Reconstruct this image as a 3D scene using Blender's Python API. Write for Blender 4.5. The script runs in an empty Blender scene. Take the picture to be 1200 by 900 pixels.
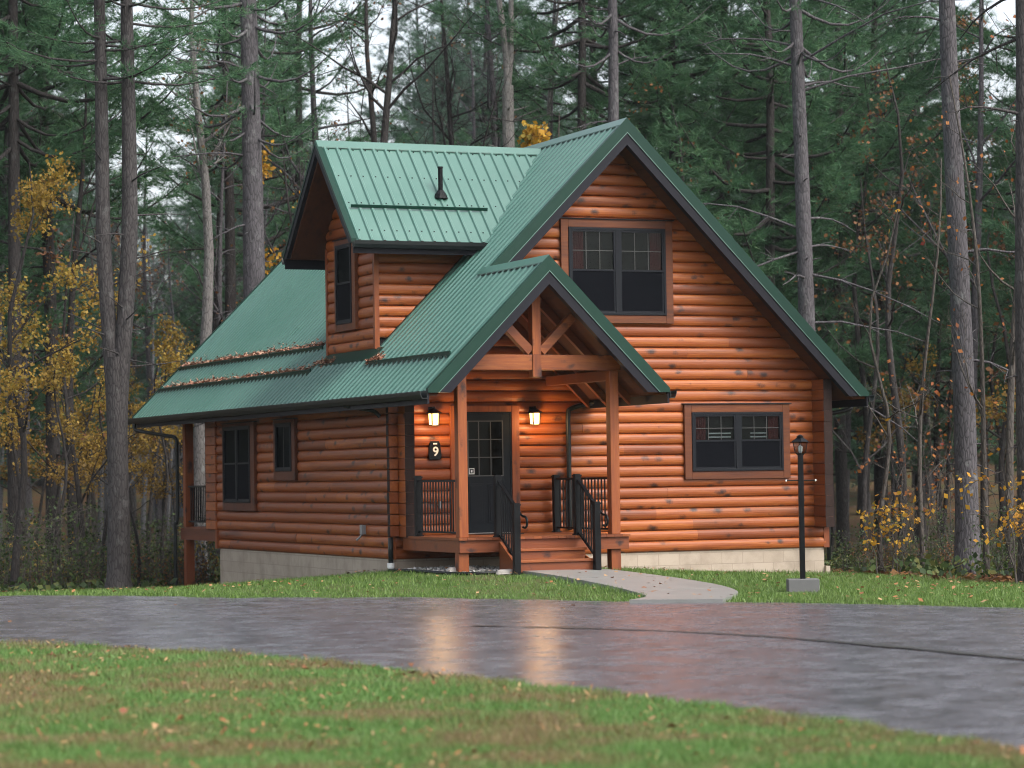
import bpy, bmesh, math, random
import numpy as np
from mathutils import Matrix, Vector
sc = bpy.context.scene
rad = math.radians
# ------------------------------------------------------------------ camera
F, CAMP = 3141.653, np.array([-19.9302, -41.5296, 0.99905])
FW = np.array([0.39771456, 0.9168835, 0.03387879]); RT = np.array([0.91750901, -0.39741978, -0.01532091])
UP = np.array([0.00058338, -0.03717744, 0.99930851])
cd = bpy.data.cameras.new('camera'); cam = bpy.data.objects.new('camera', cd); sc.collection.objects.link(cam)
m = Matrix(((RT[0], UP[0], -FW[0], CAMP[0]), (RT[1], UP[1], -FW[1], CAMP[1]), (RT[2], UP[2], -FW[2], CAMP[2]), (0, 0, 0, 1)))
cam.matrix_world = m
cd.sensor_fit = 'HORIZONTAL'; cd.sensor_width = 36; cd.lens = F / 1200 * 36
cd.clip_start = 0.5; cd.clip_end = 3000
cd.dof.use_dof = True; cd.dof.focus_distance = 43.0; cd.dof.aperture_fstop = 1.8
sc.camera = cam
# ------------------------------------------------------------------ sky and sun (overcast)
SUN_AZ, SUN_EL = rad(150), rad(48)          # azimuth clockwise from +Y
w = bpy.data.worlds.new('World'); sc.world = w; w.use_nodes = True
nt = w.node_tree; nt.nodes.clear()
sky = nt.nodes.new('ShaderNodeTexSky'); sky.sky_type = 'NISHITA'; sky.sun_disc = False
sky.sun_elevation = SUN_EL; sky.sun_rotation = SUN_AZ; sky.air_density = 1.0; sky.dust_density = 4.0; sky.ozone_density = 1.0
hs = nt.nodes.new('ShaderNodeHueSaturation'); hs.inputs['Saturation'].default_value = 0.38
bg = nt.nodes.new('ShaderNodeBackground'); bg.inputs['Strength'].default_value = 0.15
ow = nt.nodes.new('ShaderNodeOutputWorld')
nt.links.new(sky.outputs[0], hs.inputs['Color']); nt.links.new(hs.outputs[0], bg.inputs['Color']); nt.links.new(bg.outputs[0], ow.inputs['Surface'])
sl = bpy.data.lights.new('sun', 'SUN'); sl.energy = 1.1; sl.angle = rad(28); sl.color = (1.0, 0.96, 0.9)
so = bpy.data.objects.new('sun', sl); sc.collection.objects.link(so)
sd = Vector((math.sin(SUN_AZ) * math.cos(SUN_EL), math.cos(SUN_AZ) * math.cos(SUN_EL), math.sin(SUN_EL)))
so.rotation_euler = (-sd).to_track_quat('-Z', 'Y').to_euler(); so.location = (0, -20, 40)
sc.view_settings.view_transform = 'Standard'; sc.view_settings.look = 'None'
sc.view_settings.exposure = 1.24; sc.view_settings.gamma = 1; sc.view_settings.use_curve_mapping = False
sc.cycles.max_bounces = 6; sc.cycles.diffuse_bounces = 3; sc.cycles.glossy_bounces = 3; sc.cycles.transmission_bounces = 4
sc.cycles.transparent_max_bounces = 8; sc.cycles.filter_width = 1.1; sc.cycles.use_denoising = True; sc.cycles.sample_clamp_indirect = 6
sc.cycles.caustics_reflective = False; sc.cycles.caustics_refractive = False
HAZE = 0.00018
rng = np.random.default_rng(7); random.seed(7)

# ------------------------------------------------------------------ helpers
def link(o): sc.collection.objects.link(o); return o
def tag(o, label=None, cat=None, group=None, kind=None):
    if label: o['label'] = label
    if cat: o['category'] = cat
    if group: o['group'] = group
    if kind: o['kind'] = kind
    return o
def set_parent(o, p):
    if p is None: return
    o.parent = p
    mw = Matrix.Identity(4); q = p
    while q is not None:
        mw = q.matrix_basis @ mw if q.parent is None else (q.matrix_parent_inverse @ q.matrix_basis @ mw); q = q.parent
    o.matrix_parent_inverse = mw.inverted()
class MB:
    """collects shapes in world coordinates"""
    def __init__(s): s.v = []; s.f = []; s.a = []
    def add(s, vs, fs, a=0.0):
        n = len(s.v); s.v += [tuple(p) for p in vs]; s.f += [tuple(i + n for i in q) for q in fs]; s.a += [a] * len(vs)
    def box(s, x0, x1, y0, y1, z0, z1, a=None):
        vs = [(x, y, z) for z in (z0, z1) for y in (y0, y1) for x in (x0, x1)]
        s.add(vs, [(0, 2, 3, 1), (4, 5, 7, 6), (0, 1, 5, 4), (2, 6, 7, 3), (0, 4, 6, 2), (1, 3, 7, 5)], random.random() if a is None else a)
    def prism(s, poly, axis, a0, a1, a=None):
        """poly: 2d points in the plane of the other two axes (order XY, XZ or YZ), extruded along axis"""
        n = len(poly); vs = []
        for t in (a0, a1):
            for p, q in poly:
                vs.append({'X': (t, p, q), 'Y': (p, t, q), 'Z': (p, q, t)}[axis])
        fs = [tuple(range(n))[::-1], tuple(range(n, 2 * n))] + [(i, (i + 1) % n, n + (i + 1) % n, n + i) for i in range(n)]
        s.add(vs, fs, random.random() if a is None else a)
    def tube(s, pts, rads, n=8, a=0.0, cap=True):
        V, Fc = tube(np.array(pts, float), np.array(rads, float) if np.ndim(rads) else np.full(len(pts), float(rads)), n)
        if cap: Fc = Fc + [tuple(range(n))[::-1], tuple(range((len(pts) - 1) * n, len(pts) * n))]
        s.add(V, Fc, a)
    def bar(s, p, q, wx, wz, a=None, side=None):
        p = np.array(p, float); q = np.array(q, float); d = q - p; d /= np.linalg.norm(d)
        sdv = np.cross(d, (0, 0, 1.0)) if side is None else np.array(side, float)
        if np.linalg.norm(sdv) < 1e-4: sdv = np.array((1.0, 0, 0))
        sdv /= np.linalg.norm(sdv); u = np.cross(sdv, d)
        vs = [b + sdv * i * wx / 2 + u * j * wz / 2 for b in (p, q) for i, j in ((-1, -1), (1, -1), (1, 1), (-1, 1))]
        s.add(vs, [(0, 1, 2, 3), (7, 6, 5, 4), (0, 4, 5, 1), (1, 5, 6, 2), (2, 6, 7, 3), (3, 7, 4, 0)], random.random() if a is None else a)
    def build(s, name, mat, parent=None, smooth=False, bevel=0.0, **tg):
        me = bpy.data.meshes.new(name); me.from_pydata(s.v, [], s.f); me.update()
        bm = bmesh.new(); bm.from_mesh(me); bmesh.ops.recalc_face_normals(bm, faces=bm.faces); bm.to_mesh(me); bm.free()
        at = me.attributes.new('rnd', 'FLOAT', 'POINT'); at.data.foreach_set('value', np.array(s.a, np.float32))
        me.materials.append(mat)
        if smooth: me.polygons.foreach_set('use_smooth', [True] * len(me.polygons))
        o = link(bpy.data.objects.new(name, me)); set_parent(o, parent)
        if bevel:
            b = o.modifiers.new('bevel', 'BEVEL'); b.width = bevel; b.segments = 2; b.limit_method = 'ANGLE'; b.angle_limit = rad(40)
        return tag(o, **tg)
def tube(P, R, n=8):
    T = np.gradient(P, axis=0); T /= np.linalg.norm(T, axis=1)[:, None] + 1e-9
    ref = np.array((0, 0, 1.0)) if abs(T[0, 2]) < 0.9 else np.array((1.0, 0, 0))
    a = np.cross(T[0], ref); A = np.empty_like(P)
    for i in range(len(P)):
        a = a - T[i] * (a @ T[i]); a = a / (np.linalg.norm(a) + 1e-9); A[i] = a
    B = np.cross(T, A)
    th = np.linspace(0, 2 * np.pi, n, endpoint=False)
    V = P[:, None, :] + R[:, None, None] * (np.cos(th)[None, :, None] * A[:, None, :] + np.sin(th)[None, :, None] * B[:, None, :])
    i = np.arange(len(P) - 1)[:, None] * n; j = np.arange(n)[None, :]; k = (j + 1) % n
    Q = np.stack([i + j, i + k, i + n + k, i + n + j], -1).reshape(-1, 4)
    return V.reshape(-1, 3), [tuple(q) for q in Q.tolist()]
def flat_mesh(name, V, k, mat, rnd):
    """V: (n, k, 3) polygons of k corners, rnd: n values"""
    n = len(V); me = bpy.data.meshes.new(name)
    me.vertices.add(n * k); me.vertices.foreach_set('co', V.reshape(-1).astype(np.float32))
    me.loops.add(n * k); me.loops.foreach_set('vertex_index', np.arange(n * k, dtype=np.int32))
    me.polygons.add(n); me.polygons.foreach_set('loop_start', np.arange(0, n * k, k, dtype=np.int32))
    me.update(calc_edges=True)
    at = me.attributes.new('rnd', 'FLOAT', 'POINT'); at.data.foreach_set('value', np.repeat(rnd, k).astype(np.float32))
    me.materials.append(mat); return me
def empty(name, loc=(0, 0, 0), **tg):
    o = link(bpy.data.objects.new(name, None)); o.location = loc; o.empty_display_size = 0.3
    return tag(o, **tg)

# ------------------------------------------------------------------ materials
class N:
    def __init__(s, name):
        s.m = bpy.data.materials.new(name); s.m.use_nodes = True; s.t = s.m.node_tree; s.p = s.t.nodes['Principled BSDF']
    def n(s, typ, **kw):
        x = s.t.nodes.new('ShaderNode' + typ)
        for k, v in kw.items():
            if k in x.inputs.keys(): s.set(x.inputs[k], v)
            else: setattr(x, k, v)
        return x
    def set(s, sock, v):
        if isinstance(v, bpy.types.NodeSocket): s.t.links.new(v, sock)
        else: sock.default_value = v
    def coord(s, scale=(1, 1, 1), out='Object', loc=None):
        c = s.n('TexCoord').outputs[out]; mp = s.n('Mapping'); s.set(mp.inputs['Vector'], c); mp.inputs['Scale'].default_value = scale
        if loc is not None: s.set(mp.inputs['Location'], loc)
        return mp.outputs[0]
    def noise(s, vec, scale, detail=4, rough=0.6):
        x = s.n('TexNoise', Scale=scale, Detail=detail, Roughness=rough); s.set(x.inputs['Vector'], vec); return x.outputs['Fac']
    def ramp(s, fac, stops, interp='LINEAR'):
        x = s.n('ValToRGB'); r = x.color_ramp; r.interpolation = interp
        while len(r.elements) < len(stops): r.elements.new(0.5)
        for e, (p, c) in zip(r.elements, stops):
            e.position = p; e.color = (c, c, c, 1) if np.ndim(c) == 0 else (*c, 1)
        s.set(x.inputs[0], fac); return x.outputs[0]
    def mix(s, fac, a, b, mode='MIX'):
        x = s.n('MixRGB', blend_type=mode)
        for i, v in enumerate((fac, a, b)):
            if isinstance(v, tuple) and len(v) == 3: v = (*v, 1)
            s.set(x.inputs[i], v)
        return x.outputs[0]
    def math(s, op, a, b=0.0, clamp=False):
        x = s.n('Math', operation=op, use_clamp=clamp); s.set(x.inputs[0], a); s.set(x.inputs[1], b); return x.outputs[0]
    def attr(s, name='rnd'): return s.n('Attribute', attribute_name=name).outputs['Fac']
    def bump(s, h, strength=0.3, dist=0.02):
        x = s.n('Bump', Strength=strength, Distance=dist); s.set(x.inputs['Height'], h); s.set(s.p.inputs['Normal'], x.outputs[0])
    def out(s, col=None, rough=None, **kw):
        if col is not None: s.set(s.p.inputs['Base Color'], (*col, 1) if isinstance(col, tuple) else col)
        if rough is not None: s.set(s.p.inputs['Roughness'], rough)
        for k, v in kw.items(): s.set(s.p.inputs[k.replace('_', ' ')], v)
        return s.m
def simple(name, col, rough=0.5, var=0.15, scale=6.0, **kw):
    k = N(name); c = k.coord(); f = k.noise(c, scale)
    col2 = tuple(x * (1 - var * 2) for x in col)
    k.bump(k.noise(c, scale * 8), 0.08, 0.01)
    return k.out(k.mix(f, col2, tuple(x * (1 + var) for x in col)), rough, **kw)

def log_material(name, axis, tint=1.0, knots=True, rough=0.5):
    """stained round log siding: grain along axis, each board its own tone, knots"""
    k = N(name); r = k.attr()
    off = k.n('CombineXYZ'); k.set(off.inputs[0], k.math('MULTIPLY', r, 37.0)); k.set(off.inputs[1], k.math('MULTIPLY', r, 23.0)); k.set(off.inputs[2], k.math('MULTIPLY', r, 11.0))
    sg = {'X': (1.1, 14, 14), 'Y': (14, 1.1, 14), 'Z': (14, 14, 1.1)}[axis]
    sk = {'X': (2.9, 0.01, 4.8), 'Y': (0.01, 2.9, 4.8), 'Z': (3.6, 3.6, 1.7)}[axis]
    g = k.noise(k.coord(sg, loc=off.outputs[0]), 1.6, 6, 0.65)
    b = k.noise(k.coord(tuple(0.35 * x if x < 5 else 0.25 * x for x in sg), loc=off.outputs[0]), 1.0, 3)
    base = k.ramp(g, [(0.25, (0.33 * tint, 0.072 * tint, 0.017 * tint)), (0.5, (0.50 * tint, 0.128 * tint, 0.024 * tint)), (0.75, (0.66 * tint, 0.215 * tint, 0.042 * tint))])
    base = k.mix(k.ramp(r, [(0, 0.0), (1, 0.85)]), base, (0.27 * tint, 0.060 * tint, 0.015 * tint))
    base = k.mix(k.ramp(b, [(0.54, 0.0), (0.74, 0.8)]), base, (0.13 * tint, 0.032 * tint, 0.013 * tint))
    if knots:
        v = k.n('TexVoronoi', Scale=1.0, Randomness=1.0); k.set(v.inputs['Vector'], k.coord(sk, loc=off.outputs[0]))
        jit = k.noise(k.coord((9, 9, 9)), 1.0, 2)
        gate = k.noise(k.coord(tuple(2.0 if x < 5 else 5.5 for x in sg), loc=off.outputs[0]), 1.0, 2); j2 = k.noise(k.coord((34, 34, 34)), 1.0, 3)
        d = k.math('ADD', k.math('ADD', v.outputs['Distance'], k.math('MULTIPLY', k.math('SUBTRACT', jit, 0.5), 0.34)), k.math('MULTIPLY', k.math('SUBTRACT', j2, 0.5), 0.22))
        d = k.math('ADD', d, k.ramp(gate, [(0.34, 0.22), (0.50, 0.0)]))
        base = k.mix(k.ramp(d, [(0.07, 0.95), (0.17, 0.65), (0.32, 0.0)]), base, (0.026, 0.011, 0.010))
    k.bump(g, 0.25, 0.01)
    return k.out(base, k.ramp(g, [(0, rough - 0.1), (1, rough + 0.12)]), Specular_IOR_Level=0.38)
M = {}
M['logX'] = log_material('stained_log_front', 'X', 0.68, True, 0.45); M['logY'] = log_material('stained_log_side', 'Y', 0.66, True, 0.45)
M['woodX'] = log_material('stained_timber_x', 'X', 0.48, True, 0.55); M['woodY'] = log_material('stained_timber_y', 'Y', 0.44, False, 0.55)
M['woodZ'] = log_material('stained_timber_z', 'Z', 0.58, True, 0.55)
M['trim'] = log_material('window_trim_wood', 'X', 0.27, False, 0.6)
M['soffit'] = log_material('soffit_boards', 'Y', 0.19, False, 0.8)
M['endgrain'] = simple('log_end_grain', (0.030, 0.016, 0.013), 0.75, 0.3, 9, Specular_IOR_Level=0.2)
M['roof'] = None
def roof_material():
    k = N('green_metal_roof'); c = k.coord(); f = k.noise(c, 0.9, 5); f2 = k.noise(k.coord((8, 8, 0.7)), 1.0, 4)
    col = k.mix(f, (0.044, 0.124, 0.096), (0.062, 0.156, 0.124))
    col = k.mix(k.math('MULTIPLY', k.ramp(f2, [(0.5, 0.0), (0.8, 1.0)]), 0.35), col, (0.075, 0.15, 0.125))
    return k.out(col, k.ramp(f, [(0.2, 0.24), (0.8, 0.42)]), Specular_IOR_Level=0.85, Coat_Weight=0.25, Coat_Roughness=0.25)
M['roof'] = roof_material()
M['roof_trim'] = simple('green_trim_metal', (0.0045, 0.032, 0.021), 0.4, 0.12, 2, Specular_IOR_Level=0.22)
M['fascia'] = simple('charcoal_fascia', (0.0095, 0.0095, 0.0145), 0.55, 0.1, 2, Specular_IOR_Level=0.18)
M['gutter'] = simple('dark_gutter_metal', (0.010, 0.013, 0.013), 0.4, 0.1, 2, Specular_IOR_Level=0.3)
M['black'] = simple('black_painted_metal', (0.0025, 0.003, 0.004), 0.45, 0.1, 5, Specular_IOR_Level=0.18)
M['frame'] = simple('charcoal_window_frame', (0.007, 0.0085, 0.012), 0.5, 0.1, 4, Specular_IOR_Level=0.16)
M['door'] = simple('dark_slate_door', (0.004, 0.0065, 0.010), 0.5, 0.1, 3, Specular_IOR_Level=0.15)
M['screen'] = simple('insect_screen', (0.0035, 0.004, 0.006), 0.85, 0.1, 40, Specular_IOR_Level=0.05)
M['curtain'] = simple('red_curtain', (0.10, 0.010, 0.010), 0.9, 0.2, 10)
M['room'] = simple('dim_room', (0.010, 0.010, 0.010), 0.9, 0.3, 2)
M['blind'] = simple('white_slats', (0.5, 0.5, 0.5), 0.7, 0.1, 3)
M['muntin'] = simple('muntin_bars', (0.045, 0.045, 0.043), 0.5, 0.1, 5)
M['white'] = simple('white_plastic', (0.78, 0.78, 0.76), 0.5, 0.05, 5)
M['grey_box'] = simple('grey_metal_box', (0.25, 0.25, 0.26), 0.4, 0.1, 9)
def glass_mat():
    k = N('window_glass')
    k.t.nodes.remove(k.p)
    tr = k.n('BsdfTransparent'); tr.inputs[0].default_value = (0.62, 0.66, 0.66, 1)
    gl = k.n('BsdfGlossy', Roughness=0.02); gl.inputs[0].default_value = (1, 1, 1, 1)
    mx = k.n('MixShader', Fac=0.005)
    k.set(mx.inputs[1], tr.outputs[0]); k.set(mx.inputs[2], gl.outputs[0])
    k.set(k.t.nodes['Material Output'].inputs['Surface'], mx.outputs[0]); return k.m
M['glass'] = glass_mat()
def emis(name, col, st):
    k = N(name); return k.out(col, 0.4, Emission_Color=(*col, 1), Emission_Strength=st)
M['lit'] = emis('lit_lantern_glass', (1.0, 0.60, 0.21), 1.9)
M['bulb'] = emis('lit_bulb', (1.0, 0.85, 0.6), 14.0)
def block_material():
    k = N('tan_block_foundation'); c = k.coord()
    sx = k.n('SeparateXYZ'); k.set(sx.inputs[0], c)
    cb = k.n('CombineXYZ'); k.set(cb.inputs[0], k.math('ADD', sx.outputs[0], sx.outputs[1])); k.set(cb.inputs[1], sx.outputs[2])
    br = k.n('TexBrick', Scale=1.0); k.set(br.inputs['Vector'], cb.outputs[0])
    br.inputs['Brick Width'].default_value = 0.41; br.inputs['Row Height'].default_value = 0.203; br.inputs['Mortar Size'].default_value = 0.006
    br.inputs['Color1'].default_value = (0.37, 0.30, 0.235, 1); br.inputs['Color2'].default_value = (0.42, 0.345, 0.275, 1); br.inputs['Mortar'].default_value = (0.30, 0.24, 0.19, 1)
    f = k.noise(c, 2.5, 5); col = k.mix(k.ramp(f, [(0.45, 0.0), (0.72, 0.65)]), br.outputs['Color'], (0.24, 0.19, 0.145))
    k.bump(k.math('ADD', k.noise(c, 60), k.math('MULTIPLY', br.outputs['Fac'], -2)), 0.35, 0.008)
    return k.out(col, 0.85)
M['block'] = block_material()
def concrete_material(name, col, rough=0.8):
    k = N(name); c = k.coord(); f = k.noise(c, 1.7, 6, 0.7); g = k.noise(c, 45, 3)
    x = k.mix(f, tuple(v * 0.68 for v in col), tuple(v * 1.2 for v in col)); x = k.mix(k.math('MULTIPLY', g, 0.3), x, tuple(v * 0.6 for v in col))
    k.bump(g, 0.3, 0.006); return k.out(x, rough)
M['path'] = concrete_material('concrete_walk', (0.222, 0.222, 0.212), 0.4); M['concrete'] = concrete_material('rough_concrete', (0.13, 0.13, 0.13), 0.85)
def road_material():
    k = N('wet_asphalt'); c = k.coord(); f = k.noise(c, 0.55, 6, 0.65); g = k.noise(c, 7.0, 5, 0.75); h = k.noise(c, 55, 3, 0.7); q = k.noise(c, 2.2, 5, 0.7)
    col = k.mix(q, (0.084, 0.083, 0.094), (0.132, 0.129, 0.148)); col = k.mix(k.ramp(h, [(0.52, 0.0), (0.7, 0.55)]), col, (0.20, 0.195, 0.225)); col = k.mix(k.ramp(g, [(0.3, 0.7), (0.48, 0.0)]), col, (0.022, 0.021, 0.025))
    st = k.noise(k.coord((1.0, 1.0, 1), loc=(7, 3, 0)), 3.4, 8, 0.8); stm = k.ramp(st, [(0.39, 0.85), (0.49, 0.0)]); col = k.mix(stm, col, (0.040, 0.039, 0.044)); col = k.mix(k.ramp(st, [(0.58, 0.0), (0.70, 0.5)]), col, (0.19, 0.185, 0.215))
    ro = k.math('ADD', k.ramp(q, [(0.38, 0.13), (0.64, 0.27)]), k.math('MULTIPLY', g, 0.08))
    k.bump(k.math('ADD', k.math('MULTIPLY', g, 1.0), k.math('MULTIPLY', h, 0.5)), 0.17, 0.015)
    return k.out(col, ro, Specular_IOR_Level=0.85)
M['road'] = road_material()
M['seam'] = simple('road_seam_tar', (0.050, 0.046, 0.046), 0.35, 0.35, 5)
def ground_material():
    k = N('lawn_and_forest_floor'); z = k.attr('zone'); c = k.coord()
    a = k.noise(c, 0.7, 6, 0.7); b = k.noise(c, 7, 5, 0.7); d = k.noise(c, 40, 3, 0.7)
    soil = k.mix(b, (0.060, 0.040, 0.022), (0.16, 0.105, 0.060)); grass = k.mix(d, (0.030, 0.060, 0.014), (0.085, 0.135, 0.035))
    lawn = k.mix(k.ramp(a, [(0.48, 0.0), (0.70, 0.8)]), grass, soil)
    lit = k.mix(b, (0.020, 0.013, 0.008), (0.12, 0.060, 0.026)); lit = k.mix(k.ramp(a, [(0.45, 0.0), (0.6, 0.7)]), lit, (0.035, 0.055, 0.018))
    k.bump(d, 0.6, 0.05)
    return k.out(k.mix(z, lawn, lit), 0.95, Specular_IOR_Level=0.15)
M['ground'] = ground_material()
def leaf_material(name, cols, transl=0.35, rough=0.6, patch=None, scale=0.5, thr=(0.5, 0.68), emit=None):
    """cols: colour stops over the per-leaf random value; patch: second palette over world noise"""
    k = N(name); r = k.attr()
    col = k.ramp(r, [(i / max(1, len(cols) - 1), c) for i, c in enumerate(cols)])
    if patch:
        gp = k.n('NewGeometry').outputs['Position']; f = k.noise(gp, scale, 5, 0.65)
        col2 = k.ramp(r, [(i / max(1, len(patch) - 1), c) for i, c in enumerate(patch)])
        col = k.mix(k.ramp(f, [(thr[0], 0.0), (thr[1], 1.0)]), col, col2)
    k.out(col, rough, Specular_IOR_Level=0.3)
    tr = k.n('BsdfTranslucent'); k.set(tr.inputs[0], col); mx = k.n('MixShader', Fac=transl)
    k.set(mx.inputs[1], k.p.outputs[0]); k.set(mx.inputs[2], tr.outputs[0]); k.set(k.t.nodes['Material Output'].inputs['Surface'], mx.outputs[0])
    return k.m
M['grass'] = leaf_material('grass_blades', [(0.045, 0.095, 0.020), (0.085, 0.180, 0.038), (0.145, 0.265, 0.070), (0.29, 0.39, 0.16)], 0.3, 0.5,
                           patch=[(0.12, 0.075, 0.045), (0.23, 0.155, 0.085), (0.16, 0.17, 0.05), (0.40, 0.29, 0.18)], scale=0.9, thr=(0.45, 0.58))
M['grass_far'] = leaf_material('grass_blades_far', [(0.045, 0.090, 0.016), (0.090, 0.165, 0.030), (0.150, 0.235, 0.055), (0.26, 0.34, 0.14)], 0.3, 0.5,
                               patch=[(0.10, 0.08, 0.03), (0.10, 0.13, 0.035), (0.14, 0.17, 0.05)], scale=0.8, thr=(0.58, 0.75))
M['needles'] = leaf_material('pine_needles', [(0.034, 0.090, 0.046), (0.058, 0.140, 0.068), (0.092, 0.188, 0.086), (0.14, 0.24, 0.105)], 0.35, 0.55)
M['needles_far'] = leaf_material('hazed_pine_needles', [(0.060, 0.112, 0.080), (0.092, 0.158, 0.112), (0.125, 0.20, 0.140)], 0.35, 0.6)  # paler, greyer greens carry the haze of distance in the needle colour
M['yellow'] = leaf_material('yellow_autumn_leaves', [(0.30, 0.13, 0.012), (0.46, 0.24, 0.022), (0.55, 0.33, 0.04), (0.26, 0.24, 0.04)], 0.4)
M['orange'] = leaf_material('orange_autumn_leaves', [(0.14, 0.042, 0.018), (0.26, 0.085, 0.022), (0.38, 0.15, 0.03), (0.22, 0.036, 0.02)], 0.4)
M['gold'] = leaf_material('dull_gold_leaves', [(0.18, 0.105, 0.022), (0.30, 0.185, 0.032), (0.40, 0.27, 0.05), (0.19, 0.19, 0.045)], 0.4)
M['brown'] = leaf_material('brown_autumn_leaves', [(0.06, 0.028, 0.014), (0.13, 0.055, 0.022), (0.20, 0.09, 0.03), (0.10, 0.075, 0.025)], 0.3)
M['green_leaf'] = leaf_material('green_understory_leaves', [(0.018, 0.035, 0.012), (0.035, 0.065, 0.018), (0.07, 0.11, 0.03), (0.13, 0.12, 0.03)], 0.3)
M['litter'] = leaf_material('fallen_leaf_litter', [(0.10, 0.04, 0.02), (0.22, 0.085, 0.035), (0.33, 0.15, 0.06), (0.42, 0.27, 0.14), (0.20, 0.05, 0.03)], 0.15)
M['roof_litter'] = leaf_material('needle_litter', [(0.16, 0.065, 0.04), (0.32, 0.15, 0.095), (0.46, 0.29, 0.20)], 0.1)
def bark_material(name, a, b, lichen=0.25, sc_=1.0):
    k = N(name); c = k.coord((9 * sc_, 9 * sc_, 2.2 * sc_)); f = k.noise(c, 1.2, 6, 0.7); v = k.n('TexVoronoi', Scale=2.2, feature='DISTANCE_TO_EDGE'); k.set(v.inputs['Vector'], c)
    col = k.mix(f, a, b); col = k.mix(k.ramp(v.outputs['Distance'], [(0.0, 0.7), (0.12, 0.0)]), col, tuple(x * 0.35 for x in a))
    l = k.noise(k.coord((3.2, 3.2, 2.4)), 1.3, 5, 0.7); col = k.mix(k.math('MULTIPLY', k.ramp(l, [(0.57, 0.0), (0.66, 1.0)]), lichen), col, (0.25, 0.26, 0.25))
    k.bump(k.math('ADD', f, v.outputs['Distance']), 0.8, 0.03); return k.out(col, 0.85, Specular_IOR_Level=0.25)
M['bark_pine'] = bark_material('grey_pine_bark', (0.044, 0.040, 0.043), (0.122, 0.113, 0.122), 0.35)
M['bark_dark'] = bark_material('dark_wet_bark', (0.015, 0.013, 0.0125), (0.050, 0.043, 0.041), 0.12)
M['bark_lichen'] = bark_material('lichen_blotched_bark', (0.11, 0.10, 0.095), (0.25, 0.235, 0.225), 0.8)
M['bark_brown'] = bark_material('brown_grey_pine_bark', (0.028, 0.025, 0.025), (0.082, 0.073, 0.073), 0.15)
M['bark_far'] = bark_material('hazed_grey_bark', (0.075, 0.075, 0.080), (0.16, 0.16, 0.17), 0.2)  # distance haze painted in: bark tone lightened for the far bare trees
M['bark_pale'] = bark_material('pale_lichen_bark', (0.13, 0.12, 0.11), (0.28, 0.265, 0.25), 0.4)
M['bark_twig'] = bark_material('twig_bark', (0.045, 0.038, 0.033), (0.11, 0.095, 0.083), 0.1)
M['gravel'] = leaf_material('white_gravel_stones', [(0.30, 0.28, 0.26), (0.5, 0.48, 0.46), (0.62, 0.60, 0.58)], 0.0, 0.8)
M['stone'] = concrete_material('field_stone', (0.36, 0.33, 0.30), 0.85)
# ------------------------------------------------------------------ terrain, road, walk
CP = np.array([(-2.6, -2.9, -.53), (-4, -2.7, -.55), (-4.1, 0, -.57), (-4.1, 3, -.83), (-4.1, 6.5, -1.07), (-4.1, 9.7, -1.29), (-4.3, 12, -1.40), (0, -.1, -.66), (0, 4, -.8), (2, -.1, -.75), (4.1, -.1, -.835),
    (4.1, 6, -1.0), (-.6, -7.3, -.775), (3, -4, -.85), (6, 0, -.92), (9, -6, -.95), (-10.7, -.14, -.75), (-7.65, -3.6, -.75), (-4.9, -6.76, -.75), (-2.6, -10.06, -.75), (-.8, -13.35, -.75), (3, -22, -.75),
    (-7, 1.5, -.80), (-8, 6, -1.05), (-13.4, -12.1, -.75), (-11.7, -16, -.75), (-10.95, -20.7, -.75), (-10.5, -24.4, -.75), (-10.46, -27.5, -.75), (-16, -26, -.76), (-16, -18, -.74), (-20, -41, -.75), (-30, -30, -.75), (-10, -40, -.75), (-20, -5, -.8),
    (-9, -10, -.73), (-6, -16, -.72), (-14, 8, -1.15), (-22, 14, -1.2), (0, 22, -1.5), (-10, 22, -1.5), (15, 10, -1.3), (25, 0, -1.2), (25, 25, -1.6), (10, 30, -1.6), (-30, 30, -1.6), (40, -20, -1.1), (-45, 0, -1.1), (40, 45, -1.8), (-10, 50, -2.0), (-50, -50, -.8), (30, -50, -.8)], float)
def phi(r): return np.sqrt(r * r + 3.0)
def _solve():
    P = CP[:, :2]; n = len(P); A = phi(np.linalg.norm(P[:, None] - P[None], axis=2)); B = np.hstack([P, np.ones((n, 1))])
    S = np.block([[A + np.eye(n) * -0.02, B], [B.T, np.zeros((3, 3))]]); return np.linalg.solve(S, np.concatenate([CP[:, 2], np.zeros(3)]))
_W = _solve()
FH = np.array([FW[0], FW[1]]) / np.hypot(FW[0], FW[1]); RH = np.array([FH[1], -FH[0]])
def depth(x, y): return (np.asarray(x) - CAMP[0]) * FH[0] + (np.asarray(y) - CAMP[1]) * FH[1]
def T(x, y):
    x = np.asarray(x, float); y = np.asarray(y, float); sh = x.shape; q = np.stack([x.ravel(), y.ravel()], 1); out = np.empty(len(q))
    for i in range(0, len(q), 20000):
        c = q[i:i + 20000]; out[i:i + 20000] = phi(np.linalg.norm(c[:, None] - CP[None, :, :2], axis=2)) @ _W[:-3] + c @ _W[-3:-1] + _W[-1]
    d = depth(q[:, 0], q[:, 1]); far = np.clip((d - 62) / 30, 0, 1); far = far * far * (3 - 2 * far)
    rr = np.hypot(q[:, 0], q[:, 1] + 10); lim = np.clip((rr - 45) / 25, 0, 1)
    out = out * (1 - lim) + lim * -1.5
    hill = np.clip((d - 85) / 150, 0, 1) ** 1.2 * 13 + np.sin(q[:, 0] * .11) * np.cos(q[:, 1] * .09) * .35 * far
    return (out + hill).reshape(sh)
def Tz(x, y): return float(T(np.array([x]), np.array([y]))[0])
def at(px, D):
    p = CAMP[:2] + D * (FH + RH * (px - 600) / F); return float(p[0]), float(p[1])
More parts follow.
